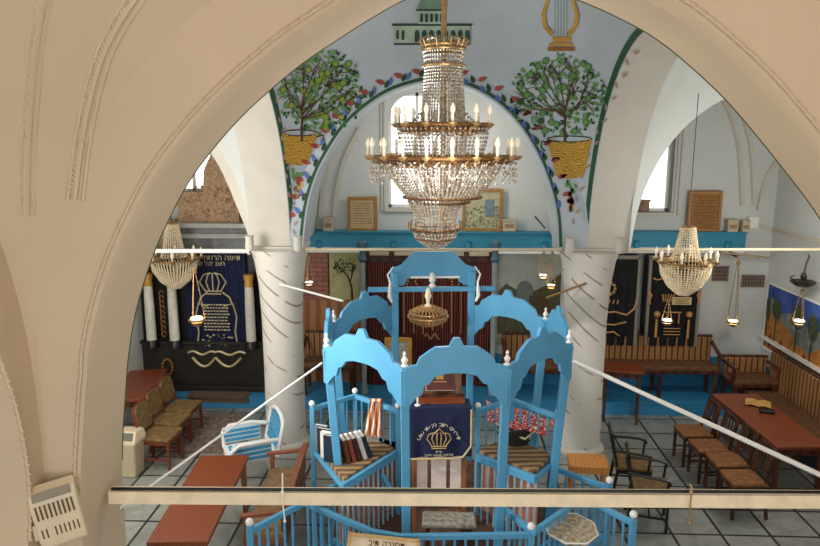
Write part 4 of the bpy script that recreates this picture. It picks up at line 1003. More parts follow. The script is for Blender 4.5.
        poly = [e1, e0, Vector((C.x, C.y, zs)), Vector((B.x, B.y, zs)), Vector((A.x, A.y, zs))]
        b = MB(); b.prism([p-Vector((0, 0, .06)) for p in poly], (0, 0, .05)); b.build('seat_board', blue, t, bev=.005)
        cen = sum(poly, Vector())/5; b = MB(); b.prism([cen.lerp(p, .92)-Vector((0, 0, .01)) for p in poly], (0, 0, .06)); b.build('seat_cushion', cl, t, bev=.02)
        b = MB(); b.beam(e0-Vector((0, 0, .02)), e1-Vector((0, 0, .02)), .05, .09); b.build('seat_rail', blue, t, bev=.006)
        n = int((e1-e0).length/.085)
        for i in range(n+1): r = e0.lerp(e1, i/n); b = MB(); b.tube([r-Vector((0, 0, .05)), Vector((r.x, r.y, FL))], .011, 6); b.build('baluster', blue_lit, t)  # seat-front balusters take the lit tone of the blue
        inw = (cen-(e0+e1)/2).normalized()*.12
        b = MB(); b.beam(e0+inw-Vector((0, 0, .4)), e1+inw-Vector((0, 0, .4)), .02, .6); b.build('front_board', mat('rose_wood_boards', (216, 150, 122), .6, var=.15, scale=9), t)
        return A, B, C, e0, e1
    lf = box_seat((312, 409), (355, 396), (398, 411), (401, 449), (342, 486), stripez)
    rt = box_seat((558, 417), (512, 400), (478, 411), (476, 455), (536, 478), stripez)
    # lower enclosure railings
    def fence(pts, z, zl, balls, m=blue, nb=.1, slope=None):
        Q = [L(x, y, z) for x, y in pts]
        for p, q in zip(Q, Q[1:]):
            b = MB(); b.beam(p, q, .05, .055); b.build('handrail', blue, t, bev=.006)
            b = MB(); b.beam(p-Vector((0, 0, z-zl)), q-Vector((0, 0, z-zl)), .04, .04); b.build('lower_rail', blue, t)
            n = max(2, int((q-p).length/nb))
            for i in range(1, n): r = p.lerp(q, i/n); b = MB(); b.tube([r, r-Vector((0, 0, z-zl))], [.014, .014], 6); b.build('baluster', blue, t)
        for i, p in enumerate(Q):
            if i in balls:
                b = MB(); b.beam(Vector((p.x, p.y, 0)), Vector((p.x, p.y, z+.05)), .06, .06); po = b.build('newel', blue, t, bev=.005); b = MB(); b.ball((p.x, p.y, z+.09), .04, 0, 10); b.build('ball', wpaint, po)
    fence([(250, 531), (300, 505), (336, 486)], .95, .3, (0,))
    fence([(305, 503), (372, 532), (400, 537), (531, 535)], .85, .3, (3,))
    fence([(558, 470), (609, 488), (572, 505), (533, 533)], .9, .3, (1,))
    fence([(598, 505), (633, 523)], .9, .3, (1,))
    fence([(504, 508), (533, 533)], .86, .3, ())
    # diagonal strut
    b = MB(); b.beam(L(381, 474, .95), L(396, 500, .75), .05, .05); b.build('strut', blue, t)
    return t, loc, L, lf, rt
BIM, bloc, bL, LFT, RGT = bimah()
MW = Matrix.Translation((.04, 7.25, 0)) @ Matrix.Rotation(R_(5.2), 4, 'Z')
def seat_pt(e, u, v, z):
    """point on a seat box: e = (A, B, C, e0, e1); u along the front rail, v inwards"""
    A, B, C, e0, e1 = e; f = e0.lerp(e1, u); k = C.lerp(A, u); p = f.lerp(k, v); p = MW @ Vector((p.x, p.y, z)); return p
# braces from canopy corners
rod('canopy_brace', atY(275, 283, 9.4), atZ(343, 301, 2.42), .016, wpaint, 'white brace from the left marbled column to the back of the blue canopy', 'brace', fl=False)
rod('canopy_brace', atY(592, 281, 9.4), atZ(546, 298, 2.44), .016, brass, 'brown brace from the right marbled column to the back of the blue canopy', 'brace', fl=False)
rod('canopy_brace', atZ(322, 363, 2.38), atY(113, 513, 4.9), .011, wpaint, 'long white brace running down to the near left pier', 'brace', fl=False)
rod('canopy_brace', atZ(573, 361, 2.38), atY(868, 497, 5.0), .021, wpaint, 'thick white brace running down past the big red table', 'brace', fl=False)
# reading table
def reading_table():
    P0 = atZ(440, 409, 1.84); cx = P0.x; y0 = P0.y; z0 = .362; w = .60; ph = R_(5.2)
    t = thing('reading_table', 'wooden reading table under a navy crown cloth inside the blue canopy', 'table', (cx, y0, z0), ph); H = 1.84-z0
    b = MB(); b.box((0, .3, H-.03), (w, .6, .05)); b.build('tabletop', wood_red, t, bev=.006)
    for sx in (-1, 1):
        for sy in (.05, .55): b = MB(); b.box((sx*(w/2-.04), sy, (H-.05)/2), (.05, .05, H-.05)); b.build('leg', wood_br, t, bev=.004)
    pk = mat('pale_pink_boards', (240, 220, 208), .6)
    for x in (-.2, 0, .2): b = MB(); b.box((x, .08, H-.75), (.16, .02, .42)); b.build('board', pk, t, bev=.004)
    b = MB(); b.box((0, .3, .04), (w-.04, .5, .03)); b.build('shelf', wood_br, t)
    hz = H+.004
    c = thing('table_cloth', 'navy cloth with a gold crown hanging over the reading table', 'tablecloth', (cx, y0, z0+H), ph)
    zb = atZ(440, 462, 1.3).z-0; dr = .53; G = []; n = 24
    for j in range(9):
        v = j/8; G.append([(lerp(-w/2-.02, w/2+.03, i/n), -.012-.012*math.sin(i*.9)*v, .012-dr*v-(.0)) for i in range(n+1)])
    b = MB(); b.grid(G); b.grid([[(x, y, .012) for x in (-w/2-.02, w/2+.03)] for y in (-.012, .25)]); b.build('cloth', mat('navy_cloth', (28, 36, 74), .85, var=.2, scale=9), c, smooth=60)
    b = MB(); b.tube([(w/2+.02, -.03, .0), (w/2+.022, -.03, -dr*.75), (w/2-.06, -.035, -dr*.97), (w/2-.14, -.035, -dr), (-w/2, -.03, -dr)], .011, 6); b.build('fringe', mat('fringe_cream', (206, 184, 140), .7), c)
    gl = mat('gold_thread', (214, 176, 112), .5, .2); y = -.034; cz = -.34; L_ = []
    for s in (-1, -.6, -.2, .2, .6, 1):
        L_.append([(-.01+s*.07, y, cz-.05), (-.01+s*.125, y, cz+.03), (-.01+s*.105, y, cz+.08), (-.01+s*.06, y, cz+.095)])
    L_ += [[(-.09, y, cz-.055), (.07, y, cz-.055)], [(-.085, y, cz-.075), (.065, y, cz-.075)], [(-.06, y, cz+.09), (-.01, y, cz+.14), (.04, y, cz+.09)], [(-.03, y, cz-.04), (-.03, y, cz+.04)], [(.01, y, cz-.04), (.01, y, cz+.04)]]
    T(c, L_, .006, gl, 'crown')
    b = MB(); s = 'כתר תורה כתר מלכות'; n = len(s)
    for i, ch in enumerate(s):
        if ch == ' ': continue
        a = lerp(-1.12, 1.12, i/(n-1)); R0 = .245; ex = (math.cos(a), 0, math.sin(a)); up = (-math.sin(a), 0, math.cos(a))
        text_geo(b, ch, (-.01+R0*math.sin(a), y-.0, cz-.08+R0*math.cos(a)), .062, ex, up)
    b.v = b.v
    text_geo(b, 'ת״ש', (-.01, y, cz-.125), .04); text_geo(b, 'לעילוי נשמת הנדיבים', (-.01, y, cz-.16), .035)
    b.build('lettering', mat('pale_thread', (214, 204, 176), .6), c, smooth=0)
    # lectern board, book
    t2 = thing('book_stand', 'tilted brown wooden book stand on the reading table', 'stand', Vector((cx, y0, z0+H+.002))+Vector((.0, .3, 0)), ph)
    b = MB(); b.box((0, 0, .012), (.5, .4, .022)); b.build('base', wood_red, t2, bev=.004)
    b = MB(); b.box((.0, .1, .13), (.46, .02, .3), rx=R_(-38)); b.build('board', wood_br, t2, bev=.004)
    b = MB(); b.box((.03, -.02, .035), (.46, .03, .03)); b.build('ledge', wood_dk, t2)
    b = MB(); b.box((.1, .2, .14), (.3, .015, .26)); b.build('back_board', wood_lt, t2)
    t3 = thing('prayer_book', 'closed dark red book with a white page edge on the tilted stand', 'book', Vector((cx, y0, z0+H))+Vector((.0, .28, .075)), ph)
    A = Matrix.Rotation(R_(52), 4, 'X')
    b = MB(); b.T = A; b.box((0, .12, .02), (.30, .22, .03)); b.build('pages', wpaint, t3)
    b = MB(); b.T = A; b.box((.006, .125, .04), (.305, .225, .012)); b.box((.006, .125, .0), (.305, .225, .01)); b.build('cover', mat('dark_red_leather', (92, 34, 26), .5), t3, bev=.003)
    b = MB(); b.T = A; b.box((0, .15, .047), (.08, .05, .003)); b.box((0, .1, .047), (.14, .012, .003)); b.build('title', embg, t3)
    g = Vector((cx, y0, z0+H+.02)); b = MB(); b.lathe([(.03, 0), (.034, .01), (.01, .02), (.01, .14), (.004, .16)], n=10); o = b.build('white_candle', wpaint); o.location = g+Vector((-.23, .04, -.005)); tag(o, 'thin white candle on the corner of the reading table', 'candle')
reading_table()
# hanging basket lamp under the canopy
def basket_lamp():
    amber = mat('amber_glass_beads', (206, 160, 104), .25, var=.2, scale=40); Y = 8.28; c = atY(428, 325, Y); k = (atY(528, 310, Y).x-atY(428, 310, Y).x)/100; Z = lambda y: atY(428, y, Y).z-c.z
    t = thing('small_chandelier', 'low golden crystal chandelier hanging inside the blue canopy', 'chandelier', (c.x, Y, c.z))
    b = MB(); b.lathe([(.03, Z(309)), (.05, Z(306)), (.02, Z(303)), (.03, Z(299)), (.045, Z(296)), (.03, Z(291)), (.015, Z(288))], n=12); b.build('stem', candle, t)
    b = MB(); ringp(b, 20*k, Z(316), .014, 30); ringp(b, 19*k, Z(312), .009, 30); b.build('ring', brass, t)
    tier('crystal_bowl', t, [(20*k, Z(315)), (18*k, Z(320)), (9*k, Z(324)), (1*k, Z(325))], 30, .03, .013, m=amber)
    tier('crystal_crown', t, [(5*k, Z(306)), (13*k, Z(309)), (19*k, Z(314))], 26, .03, .013, m=amber)
basket_lamp()
# things on the bimah seats
bookcols = [((70, 34, 26), 'dark brown'), ((150, 70, 46), 'reddish'), ((230, 226, 216), 'white'), ((30, 44, 60), 'dark blue'), ((96, 44, 30), 'maroon')]
def book(loc, w, h, d, col, cn, rz, tilt, label, group=None):
    m = mat('book_cover_%s' % cn.replace(' ', '_'), col, .5)
    t = thing('book', label, 'book', loc, rz, group); A = Matrix.Rotation(tilt, 4, 'Y')
    b = MB(); b.T = A
    for s in (-1, 1): b.box((s*(w/2-.003), 0, h/2), (.006, d, h))
    b.box((0, -d/2+.003, h/2), (w, .006, h)); b.build('cover', m, t)
    b = MB(); b.T = A; b.box((0, .004, h/2), (w-.012, d-.014, h-.014)); b.build('pages', wpaint, t)
    return t
order = ['leftmost of the leaning row', 'second of the leaning row', 'third of the leaning row', 'fourth of the leaning row', 'last of the leaning row']
for k in range(5):
    p = seat_pt(LFT, .76-.075*k, .42, 1.175); c, n = bookcols[[4, 1, 0, 2, 3][k]]
    book(p, .05, .27, .19, c, n, R_(24), R_(-10-2*k), '%s book on the striped bimah seat, %s' % (n, order[k]))
# thin white and dark books standing against the left railing
for k in range(4):
    p = seat_pt(LFT, 1.0-.0*k, .5+.11*k, 1.175)+Vector((.05, 0, 0)); c, n = [((30, 44, 60), 'dark blue'), ((225, 222, 212), 'pale grey'), ((30, 44, 60), 'dark blue'), ((120, 130, 130), 'grey')][k]
    book(p, .04, .3, .16, c, n, R_(70), 0, '%s book upright by the bimah railing, %s from front' % (n, ['first', 'second', 'third', 'fourth'][k]))
def scarf():
    p = MW @ LFT[2]; q = atZ(376, 404, 1.62); t = thing('prayer_shawl', 'orange and white shawl draped over the bimah railing', 'shawl', (q.x, q.y, 1.63))
    cl = wave_mat('shawl_stripes', (196, 104, 50), (232, 214, 190), 5, 'X', .85, (.4, .6), 3)
    b = MB(); G = []
    for j in range(12):
        v = j/11; w = .06+.05*v; G.append([(lerp(-w, w, i/14)-.03*v, -.03+.025*math.sin(i*1.3+j*.3), .03-.42*v) for i in range(15)])
    b.grid(G); G = []
    for j in range(8):
        v = j/7; G.append([(lerp(-.07, .08, i/14), .0+.03+.02*math.sin(i*1.2), .03-.3*v) for i in range(15)])
    b.grid(G); b.grid([[(-.06+.12*i/14, -.03+.06*j/3, .03+.025*math.sin(PI*j/3)) for i in range(15)] for j in range(4)]); b.build('cloth', cl, t, smooth=70)
    b = MB(); [b.tube([(-.1+.016*i, -.03, -.38), (-.1+.016*i+.004, -.03, -.45)], .003, 4) for i in range(9)]; b.build('fringe', wpaint, t)
scarf()
def red_cloth():
    p = [seat_pt(RGT, u, v, 1.0) for u, v in ((0, 0), (1, 0), (0, 1), (1, 1))]
    t = thing('red_cloth', 'crumpled red and white patterned cloth over the right bimah seat', 'cloth', seat_pt(RGT, .5, .75, 1.18))
    o = t.location.copy(); c = bpy.data.materials.new('red_pattern'); c.use_nodes = True; N = c.node_tree.nodes; v = N.new('ShaderNodeTexVoronoi'); v.inputs['Scale'].default_value = 38
    r = N.new('ShaderNodeValToRGB'); r.color_ramp.elements[0].position = .38; r.color_ramp.elements[0].color = (*lin((236, 214, 200)), 1); r.color_ramp.elements[1].position = .46; r.color_ramp.elements[1].color = (*lin((186, 52, 40)), 1)
    tc = N.new('ShaderNodeTexCoord'); c.node_tree.links.new(tc.outputs['Object'], v.inputs['Vector']); c.node_tree.links.new(v.outputs['Distance'], r.inputs['Fac']); c.node_tree.links.new(r.outputs['Color'], N['Principled BSDF'].inputs['Base Color']); N['Principled BSDF'].inputs['Roughness'].default_value = .85
    A, B, C_, D = atZ(486, 402, 1.42), atZ(558, 414, 1.42), atZ(486, 420, 1.42), atZ(545, 428, 1.42)
    b = MB(); G = []; n = 26
    for j in range(14):
        v = j/13; row = []
        for i in range(n+1):
            u = i/n; q = C_.lerp(D, u).lerp(A.lerp(B, u), v); q.z += .03*math.sin(u*9+v*3)+.025*math.sin(v*8+u*4)-.12*max(0, .3-v)-.05*u; row.append(q-o)
        G.append(row)
    b.grid(G); ob = b.build('cloth', c, t, smooth=80); mo = ob.modifiers.new('s', 'SOLIDIFY'); mo.thickness = .012
    # basket of books under it
    q = atZ(514, 440, 1.18); t2 = thing('round_basket', 'black and white round basket on the right bimah seat', 'basket', (q.x, q.y, 1.175))
    b = MB()
    for k in range(5): rr = .17+.03*k/4; b.tube([(rr*math.cos(a), rr*.8*math.sin(a), .02+.04*k) for a in [i*PI/12 for i in range(25)]], .016, 6, k % 2, False)
    b.build('rim', [blk, creamp], t2); b = MB(); b.lathe([(.001, 0.0), (.17, .005), (.2, .18), (.19, .18), (.16, .015), (.001, .012)], n=24); b.build('body', mat('black_wicker', (46, 42, 38), .8, var=.3, scale=30), t2)
    b = MB(); b.tube([(-.2, -.05, .15), (-.22, -.1, .25), (-.05, -.17, .16), (.1, -.18, .1), (.24, -.06, .16)], .012, 6); b.build('handle', creamp, t2)
red_cloth()
# front enclosure furniture: framed sign, octagonal board, patterned rug
def tilted_sign():
    a, c = atZ(350, 534, .95), atZ(419, 541, .95); w = (c-a).length; t = thing('framed_notice', 'cream framed notice with Hebrew writing at the front of the blue platform', 'sign', ((a+c)/2), math.atan2(c.y-a.y, c.x-a.x))
    A = Matrix.Rotation(R_(-32), 4, 'X'); b = MB(); b.T = A
    for x in (-w/2, w/2): b.box((x, 0, -.18), (.03, .03, .4))
    for z in (0, -.37): b.box((0, 0, z), (w+.03, .03, .03))
    b.build('frame', mat('light_wood_frame', (206, 168, 110), .5), t, bev=.003)
    b = MB(); b.T = A; b.box((0, .008, -.18), (w, .008, .36)); b.build('sheet', mat('notice_paper', (232, 214, 184), .8), t)
    b = MB(); b.T = A; text_geo(b, 'בית הכנסת', (.03, .0, -.08), .075); text_geo(b, 'נא לא לעלות על הבימה', (.03, .0, -.15), .05); b.build('writing', ink, t, smooth=0)
tilted_sign()
def octa_board():
    q = atZ(571, 528, .8); t = thing('octagonal_table', 'cream octagonal table top with a white edge beside the blue railing', 'table', (q.x, q.y, 0)); R = .26
    pts = [(R*math.cos(PI/8+k*PI/4), 1.1*R*math.sin(PI/8+k*PI/4), .78) for k in range(8)]
    b = MB(); b.prism(pts, (0, 0, .025)); b.build('tabletop', mat('speckled_cream', (200, 186, 156), .7, col2=(120, 104, 84), scale=26), t)
    b = MB(); b.tube([(p[0], p[1], .80) for p in pts+pts[:1]], .008, 6); b.build('edging', wpaint, t)
    b = MB(); b.lathe([(.16, 0), (.15, .03), (.03, .06), (.025, .6), (.06, .78)], n=12); b.build('pedestal', wood_dk, t)
octa_board()
q = atZ(447, 519, .02); b = MB(); b.box((q.x, q.y, .005), (.75, .4, .012)); 
q = atZ(449, 519, .66); t = thing('patterned_stool', 'grey stool with a patterned cushion before the reading table', 'stool', (q.x, q.y, 0))
b = MB(); b.box((0, 0, .65), (.56, .26, .06)); b.build('cushion', mat('grey_pattern', (168, 162, 148), .9, col2=(104, 98, 86), scale=22), t, bev=.02)
for sx in (-1, 1):
    for sy in (-1, 1): b = MB(); b.box((sx*.22, sy*.09, .31), (.04, .04, .62)); b.build('leg', wood_dk, t)
# ------------------------------------------------------------------ furniture
def table(A, B, C, D, z, m, label, name='long_table', th=.045, legs=wood_dk, lr=.05, apron=True):
    """A,B far-left, far-right; C,D near-left, near-right (pixels) of the top at height z"""
    A, B, C, D = [atZ(*p, z) for p in (A, B, C, D)]; cx = (A.x+B.x+C.x+D.x)/4; cy = (A.y+B.y+C.y+D.y)/4
    w = ((B.x-A.x)+(D.x-C.x))/2; l = ((A.y-C.y)+(B.y-D.y))/2; rz = -math.atan2((A.x+B.x-C.x-D.x)/2, l)
    t = thing(name, label, 'table', (cx, cy, 0), rz)
    b = MB(); b.box((0, 0, z-th/2), (w, l, th)); b.build('tabletop', m, t, bev=.006)
    for sx in (-1, 1):
        for sy in (-1, 1): b = MB(); b.box((sx*(w/2-.06), sy*(l/2-.07), (z-th)/2), (lr, lr, z-th), tx=1.2, ty=1.2); b.build('leg', legs, t, bev=.004)
    if apron: b = MB(); b.box((0, 0, z-th-.05), (w-.1, l-.1, .09)); b.build('apron', legs, t)
    return t, w, l
table((201, 455), (249, 455), (147, 541), (207, 543), .75, wood_red, 'long reddish-brown table below the white plastic chair', legs=wood_br)
TR, tw, tl = table((715, 394), (753, 393), (773, 447), (834, 447), .76, wood_red, 'long reddish table with an open book, beside the row of upholstered chairs')
table((604, 362), (642, 362), (603, 371), (643, 371), .92, wood_red, 'narrow dark table standing in front of the striped wall bench', name='side_table', lr=.04)
table((128, 369), (170, 369), (113, 402), (150, 398), .76, wood_red, 'reddish table behind the row of wooden chairs with olive backs')
# open yellow book + dark case on right table
q = atZ(758, 404, .765); t = thing('open_book', 'open book with yellowed pages on the right reddish table', 'book', (q.x, q.y, .762), R_(-25))
yel = mat('yellow_page', (206, 158, 84), .7)
for s in (-1, 1):
    b = MB(); G = [[(s*.17*i/8, lerp(-.14, .14, j/2), .012+.018*math.sin(PI*i/8)) for i in range(9)] for j in range(3)]; b.grid(G); b.build('page', yel, t)
b = MB(); b.box((0, 0, .004), (.36, .29, .006)); b.build('cover', wood_dk, t)
q = atZ(767, 412, .77); b = MB(); b.box((q.x, q.y, .785), (.2, .12, .04), rz=R_(-20)); tag(b.build('spectacle_case', blk, base=(q.x, q.y, .763), bev=.012), 'small dark case lying beside the open book', 'case')
# orange stool
q = atZ(588, 460, .62); t = thing('wooden_stool', 'light orange-brown wooden stool beside the blue platform', 'stool', (q.x, q.y, 0), R_(-3))
b = MB(); b.box((0, 0, .6), (.48, .32, .03), rx=R_(6)); b.build('seat', wood_lt, t, bev=.005); b = MB(); b.box((0, -.15, .55), (.46, .02, .07)); b.box((0, .14, .55), (.46, .02, .05)); b.build('apron', wood_lt, t)
for sx in (-1, 1):
    for sy in (-1, 1): b = MB(); b.box((sx*.2, sy*.12, .28), (.035, .035, .56)); b.build('leg', wood_lt, t)
# chairs
def chair(name, label, loc, rz, fm, sm, kind, group=None, w=.46, d=.45, sh=.45, bh=.88):
    t = thing(name, label, 'chair', loc, rz, group)
    for sx in (-1, 1):
        b = MB(); b.beam((sx*(w/2-.03), -d/2+.03, 0), (sx*(w/2-.03), -d/2+.03, sh-.03), .035, .035, up=(0, 1, 0)); b.build('leg', fm, t, bev=.003)
        b = MB(); b.beam((sx*(w/2-.03), d/2+.03, 0), (sx*(w/2-.03), d/2-.03, sh), .035, .035, up=(0, 1, 0)); b.build('leg', fm, t, bev=.003)
        b = MB(); b.beam((sx*(w/2-.03), d/2-.03, sh-.02), (sx*(w/2-.04), d/2+.07, bh), .035, .035, up=(0, 1, 0)); b.build('back_post', fm, t, bev=.003)
    b = MB(); b.box((0, 0, sh-.035), (w-.02, d-.02, .05)); b.build('seat_frame', fm, t)
    b = MB(); b.box((0, 0, sh+.01), (w, d, .05)); b.build('seat', sm, t, bev=.018)
    A = Matrix.Translation((0, d/2+.03, (sh+bh)/2+.06)) @ Matrix.Rotation(R_(-11), 4, 'X')
    if kind == 'pad':
        b = MB(); b.T = A; n = 20; pts = [((w/2-.03)*abs(math.cos(a))**.6*(1 if math.cos(a) > 0 else -1), -.025, .19*abs(math.sin(a))**.6*(1 if math.sin(a) > 0 else -1)) for a in [2*PI*i/n for i in range(n)]]
        b.prism(pts, (0, .045, 0)); b.build('backrest', sm, t, bev=.01)
        b = MB(); b.T = A; b.tube([(p[0]*1.06, 0, p[2]*1.08) for p in pts+pts[:1]], .014, 6); b.build('back_frame', fm, t)
    else:
        b = MB(); b.T = A
        for z in (-.1, .16): b.box((0, 0, z), (w-.06, .025, .06))
        b.build('rail', fm, t, bev=.004)
        for k in range(5): b = MB(); b.T = A; b.tube([(-.14+.07*k, 0, -.08), (-.14+.07*k, -.004, .03), (-.14+.07*k, 0, .14)], [.009, .016, .009], 6); b.build('spindle', fm, t)
    if kind == 'arm':
        for sx in (-1, 1):
            x = sx*(w/2); b = MB(); b.tube([(x*.95, d/2+.04, sh+.25), (x*1.05, .08, sh+.24), (x*1.1, -.1, sh+.23), (x*1.08, -d/2+.04, sh+.21), (x*1.06, -d/2+.02, sh+.17)], .018, 8); b.tube([(x, -d/2+.06, sh), (x*1.08, -d/2+.04, sh+.21)], .015, 8); b.build('armrest', fm, t)
    b = MB(); b.beam((-w/2+.04, 0, .16), (w/2-.04, 0, .16), .02, .02)
    for sx in (-1, 1): b.beam((sx*(w/2-.03), -d/2+.04, .16), (sx*(w/2-.03), d/2, .16), .02, .02)
    b.build('stretcher', fm, t)
    return t
redfr = mat('reddish_chair_wood', (126, 62, 38), .4, var=.15, scale=10)
cp = [(183, 406), (171, 419), (161, 434)]
cl = ['farthest of the three wooden chairs with olive backs facing the rug', 'middle one of the three wooden chairs with olive backs', 'nearest of the three wooden chairs with olive backs, beside the cream bin']
q = atZ(*cp[0], .46); c0 = chair('wooden_chair', cl[0], (q.x, q.y, 0), R_(-4)+PI/2, redfr, olive, 'pad', 'wooden chairs beside the rug')
for k in (1, 2): q = atZ(*cp[k], .46); dup(c0, (q.x, q.y, 0), R_(-4)+PI/2, cl[k])
rp = [(693, 431), (709, 446), (727, 460), (743, 478)]
rl = ['farthest of the four upholstered chairs along the right reddish table', 'second farthest of the four upholstered chairs along the table', 'second nearest of the four upholstered chairs along the table', 'nearest of the four upholstered chairs along the right reddish table']
brs = mat('brown_stripe_seat', (146, 98, 58), .85, col2=(110, 70, 42), scale=18)
q = atZ(*rp[0], .46); c1 = chair('upholstered_chair', rl[0], (q.x, q.y, 0), -PI/2+R_(3), wood_dk, brs, 'spin', 'upholstered chairs along the table', d=.42, w=.40)
for k in (1, 2, 3): q = atZ(*rp[k], .46); dup(c1, (q.x, q.y, 0), -PI/2+R_(3), rl[k])
q = atZ(632, 462, .46); c2 = chair('black_armchair', 'black armchair with an olive seat behind the other, beside the column', (q.x, q.y, 0), PI/2+R_(-8), blk, olive, 'arm')
q = atZ(650, 486, .46); dup(c2, (q.x, q.y, 0), PI/2+R_(-14), 'black armchair with an olive seat, nearer one, behind the cream beam')
# plastic chair
def plastic_chair():
    q = atZ(249, 455, .45); t = thing('plastic_chair', 'white plastic chair with blue slats beside the left marbled column', 'chair', (q.x, q.y, 0), -PI/2+R_(27)); bs = mat('blue_slats', (70, 160, 206), .4)
    w, d = .56, .5
    for sx in (-1, 1):
        b = MB(); b.beam((sx*.27, -.24, 0), (sx*.24, -.2, .42), .05, .03, up=(0, 1, 0)); b.build('leg', wpaint, t, bev=.006)
        b = MB(); b.beam((sx*.26, .28, 0), (sx*.22, .2, .44), .05, .03, up=(0, 1, 0)); b.build('leg', wpaint, t, bev=.006)
        b = MB(); b.tube([(sx*.26, -.22, .42), (sx*.29, -.22, .6), (sx*.29, -.15, .66), (sx*.29, .1, .66), (sx*.25, .26, .64)], .022, 8); b.build('armrest', wpaint, t)
    b = MB(); b.box((0, 0, .43), (.5, .48, .03)); b.build('seat', wpaint, t, bev=.01)
    for k in range(5): b = MB(); b.box((0, -.17+.085*k, .449), (.38, .04, .008)); b.build('seat_slat', bs, t)
    A = Matrix.Translation((0, .25, .45)) @ Matrix.Rotation(R_(-12), 4, 'X')
    b = MB(); b.T = A; n = 16; hw = .26; out = [(-hw, 0, 0), (-hw*1.02, 0, .3)]+[(-hw*math.cos(PI*i/n), 0, .34+.1*math.sin(PI*i/n)) for i in range(n+1)]+[(hw*1.02, 0, .3), (hw, 0, 0)]
    b.tube(out, .024, 8); b.box((0, 0, .02), (.5, .03, .05)); b.build('back_frame', wpaint, t)
    for k in range(6): b = MB(); b.T = A; b.box((0, 0, .07+.06*k), (.46-.02*max(0, k-4)*4, .014, .04)); b.build('back_slat', bs, t)
    for sx in (-1, 1):
        for j in range(3): b = MB(); b.box((sx*.275, -.02, .49+.055*j), (.03, .4, .032)); b.build('side_slat', bs, t)
        b = MB(); b.box((sx*.275, -.02, .55), (.01, .42, .2)); b.build('side_panel', wpaint, t)
plastic_chair(); bpy.data.objects['plastic_chair'].scale = (1.22, 1.22, 1.15)
# cream bin
q = atZ(132, 474, 0); t = thing('plastic_bin', 'tall cream plastic bin by the edge of the near arch', 'bin', (q.x, q.y, 0), R_(-4)); b = MB()
H_ = .62; b.lathe([(.16, 0), (.17, .02), (.21, H_*.75), (.235, H_*.8), (.235, H_*.86)], n=4, sq=PI/4); b.build('body', creamp, t, bev=.02)
b = MB(); v = .165; b.add([(-v, -v, H_*.86), (v, -v, H_*.86), (v, v, H_*.86), (-v, v, H_*.86), (-v*.8, -v*.3, H_*1.05), (v*.8, -v*.3, H_*1.05), (v*.8, v, H_*1.02), (-v*.8, v, H_*1.02)], [(0, 1, 5, 4), (1, 2, 6, 5), (2, 3, 7, 6), (3, 0, 4, 7), (4, 5, 6, 7)]); b.build('lid', creamp, t, bev=.012)
b = MB(); b.add([(-v*.8, -v*.93, H_*.9), (v*.8, -v*.93, H_*.9), (v*.66, -v*.42, H_*1.025), (-v*.66, -v*.42, H_*1.025)], [(0, 1, 2, 3)]); b.build('flap', mat('grey_flap', (110, 110, 96), .5), t)
# benches
def bench(label, x0, x1, y, z0, name='wall_bench', rz=0, d=.5, sh=.45, bh=1.0, arms=(1, 1), sm=stripe, fm=wood_dk, loc=None, sc=None):
    w = abs(x1-x0); t = thing(name, label, 'bench', loc or ((x0+x1)/2, y, z0), rz)
    b = MB(); b.box((0, 0, sh-.05), (w, d, .06)); b.build('seat_frame', fm, t, bev=.005)
    b = MB(); b.box((0, -.01, sh+.01), (w-.02, d-.04, .08)); b.build('seat', sc or mat('seat_brown', (122, 84, 52), .85, col2=(84, 54, 34), scale=16), t, bev=.02)
    b = MB(); b.box((0, d/2-.03, (sh+bh)/2+.02), (w-.04, .06, bh-sh-.04)); b.build('backrest', sm, t, bev=.015)
    b = MB(); b.box((0, d/2, bh+.01), (w, .07, .04)); b.build('top_rail', fm, t, bev=.006)
    n = 2 if w < 1.6 else 3
    for k in range(n):
        x = -w/2+.05+(w-.1)*k/(n-1)
        b = MB(); b.box((x, -d/2+.05, (sh-.08)/2), (.055, .055, sh-.08)); b.build('leg', fm, t, bev=.004); b = MB(); b.box((x, d/2-.04, (sh-.08)/2), (.055, .055, sh-.08)); b.build('leg', fm, t, bev=.004)
    for i, s in enumerate((-1, 1)):
        if arms[i]:
            x = s*(w/2-.02); b = MB(); b.beam((x, d/2, bh-.06), (x, -d/2-.02, sh+.24), .06, .035); b.beam((x, -d/2+.04, sh-.1), (x, -d/2+.04, sh+.24), .05, .05); b.build('armrest', fm, t, bev=.005)
    return t
Xw = lambda px, Y=11.5: atY(px, 360, Y).x
bench('long striped wall bench under the black-curtained arks', Xw(598), Xw(712), 11.36, .225, arms=(0, 1), sh=.54, d=.46)
bench('striped wall bench under the painted landscape, behind the blue canopy', Xw(501), Xw(566), 11.3, .225, arms=(1, 0), sh=.54)
bench('brown bench against the wood panelling behind the blue canopy', Xw(306), Xw(357), 11.3, .225, arms=(1, 1), sh=.54)
tag(bench('long striped bench along the right wall under the big mural', 0, 3.9, 0, 0, rz=-PI/2, loc=(5.32, 9.2, 0), d=.55, bh=1.12, sh=.48, arms=(0, 1)), 'long striped bench along the right wall under the big mural', 'bench')
b = MB(); b.box((5.67, 9.3, 1.2), (.1, 5.0, .05)); tag(b.build('wall_ledge', wpaint, base=(5.67, 9.3, 1.17)), 'white ledge along the right wall above the striped bench', 'ledge')
bench('short corner armchair bench between the two striped wall benches', 0, .75, 0, 0, name='corner_bench', loc=((atY(745, 380, 11.05).x+.05), 11.0, .225), arms=(1, 1), d=.5, bh=.75)
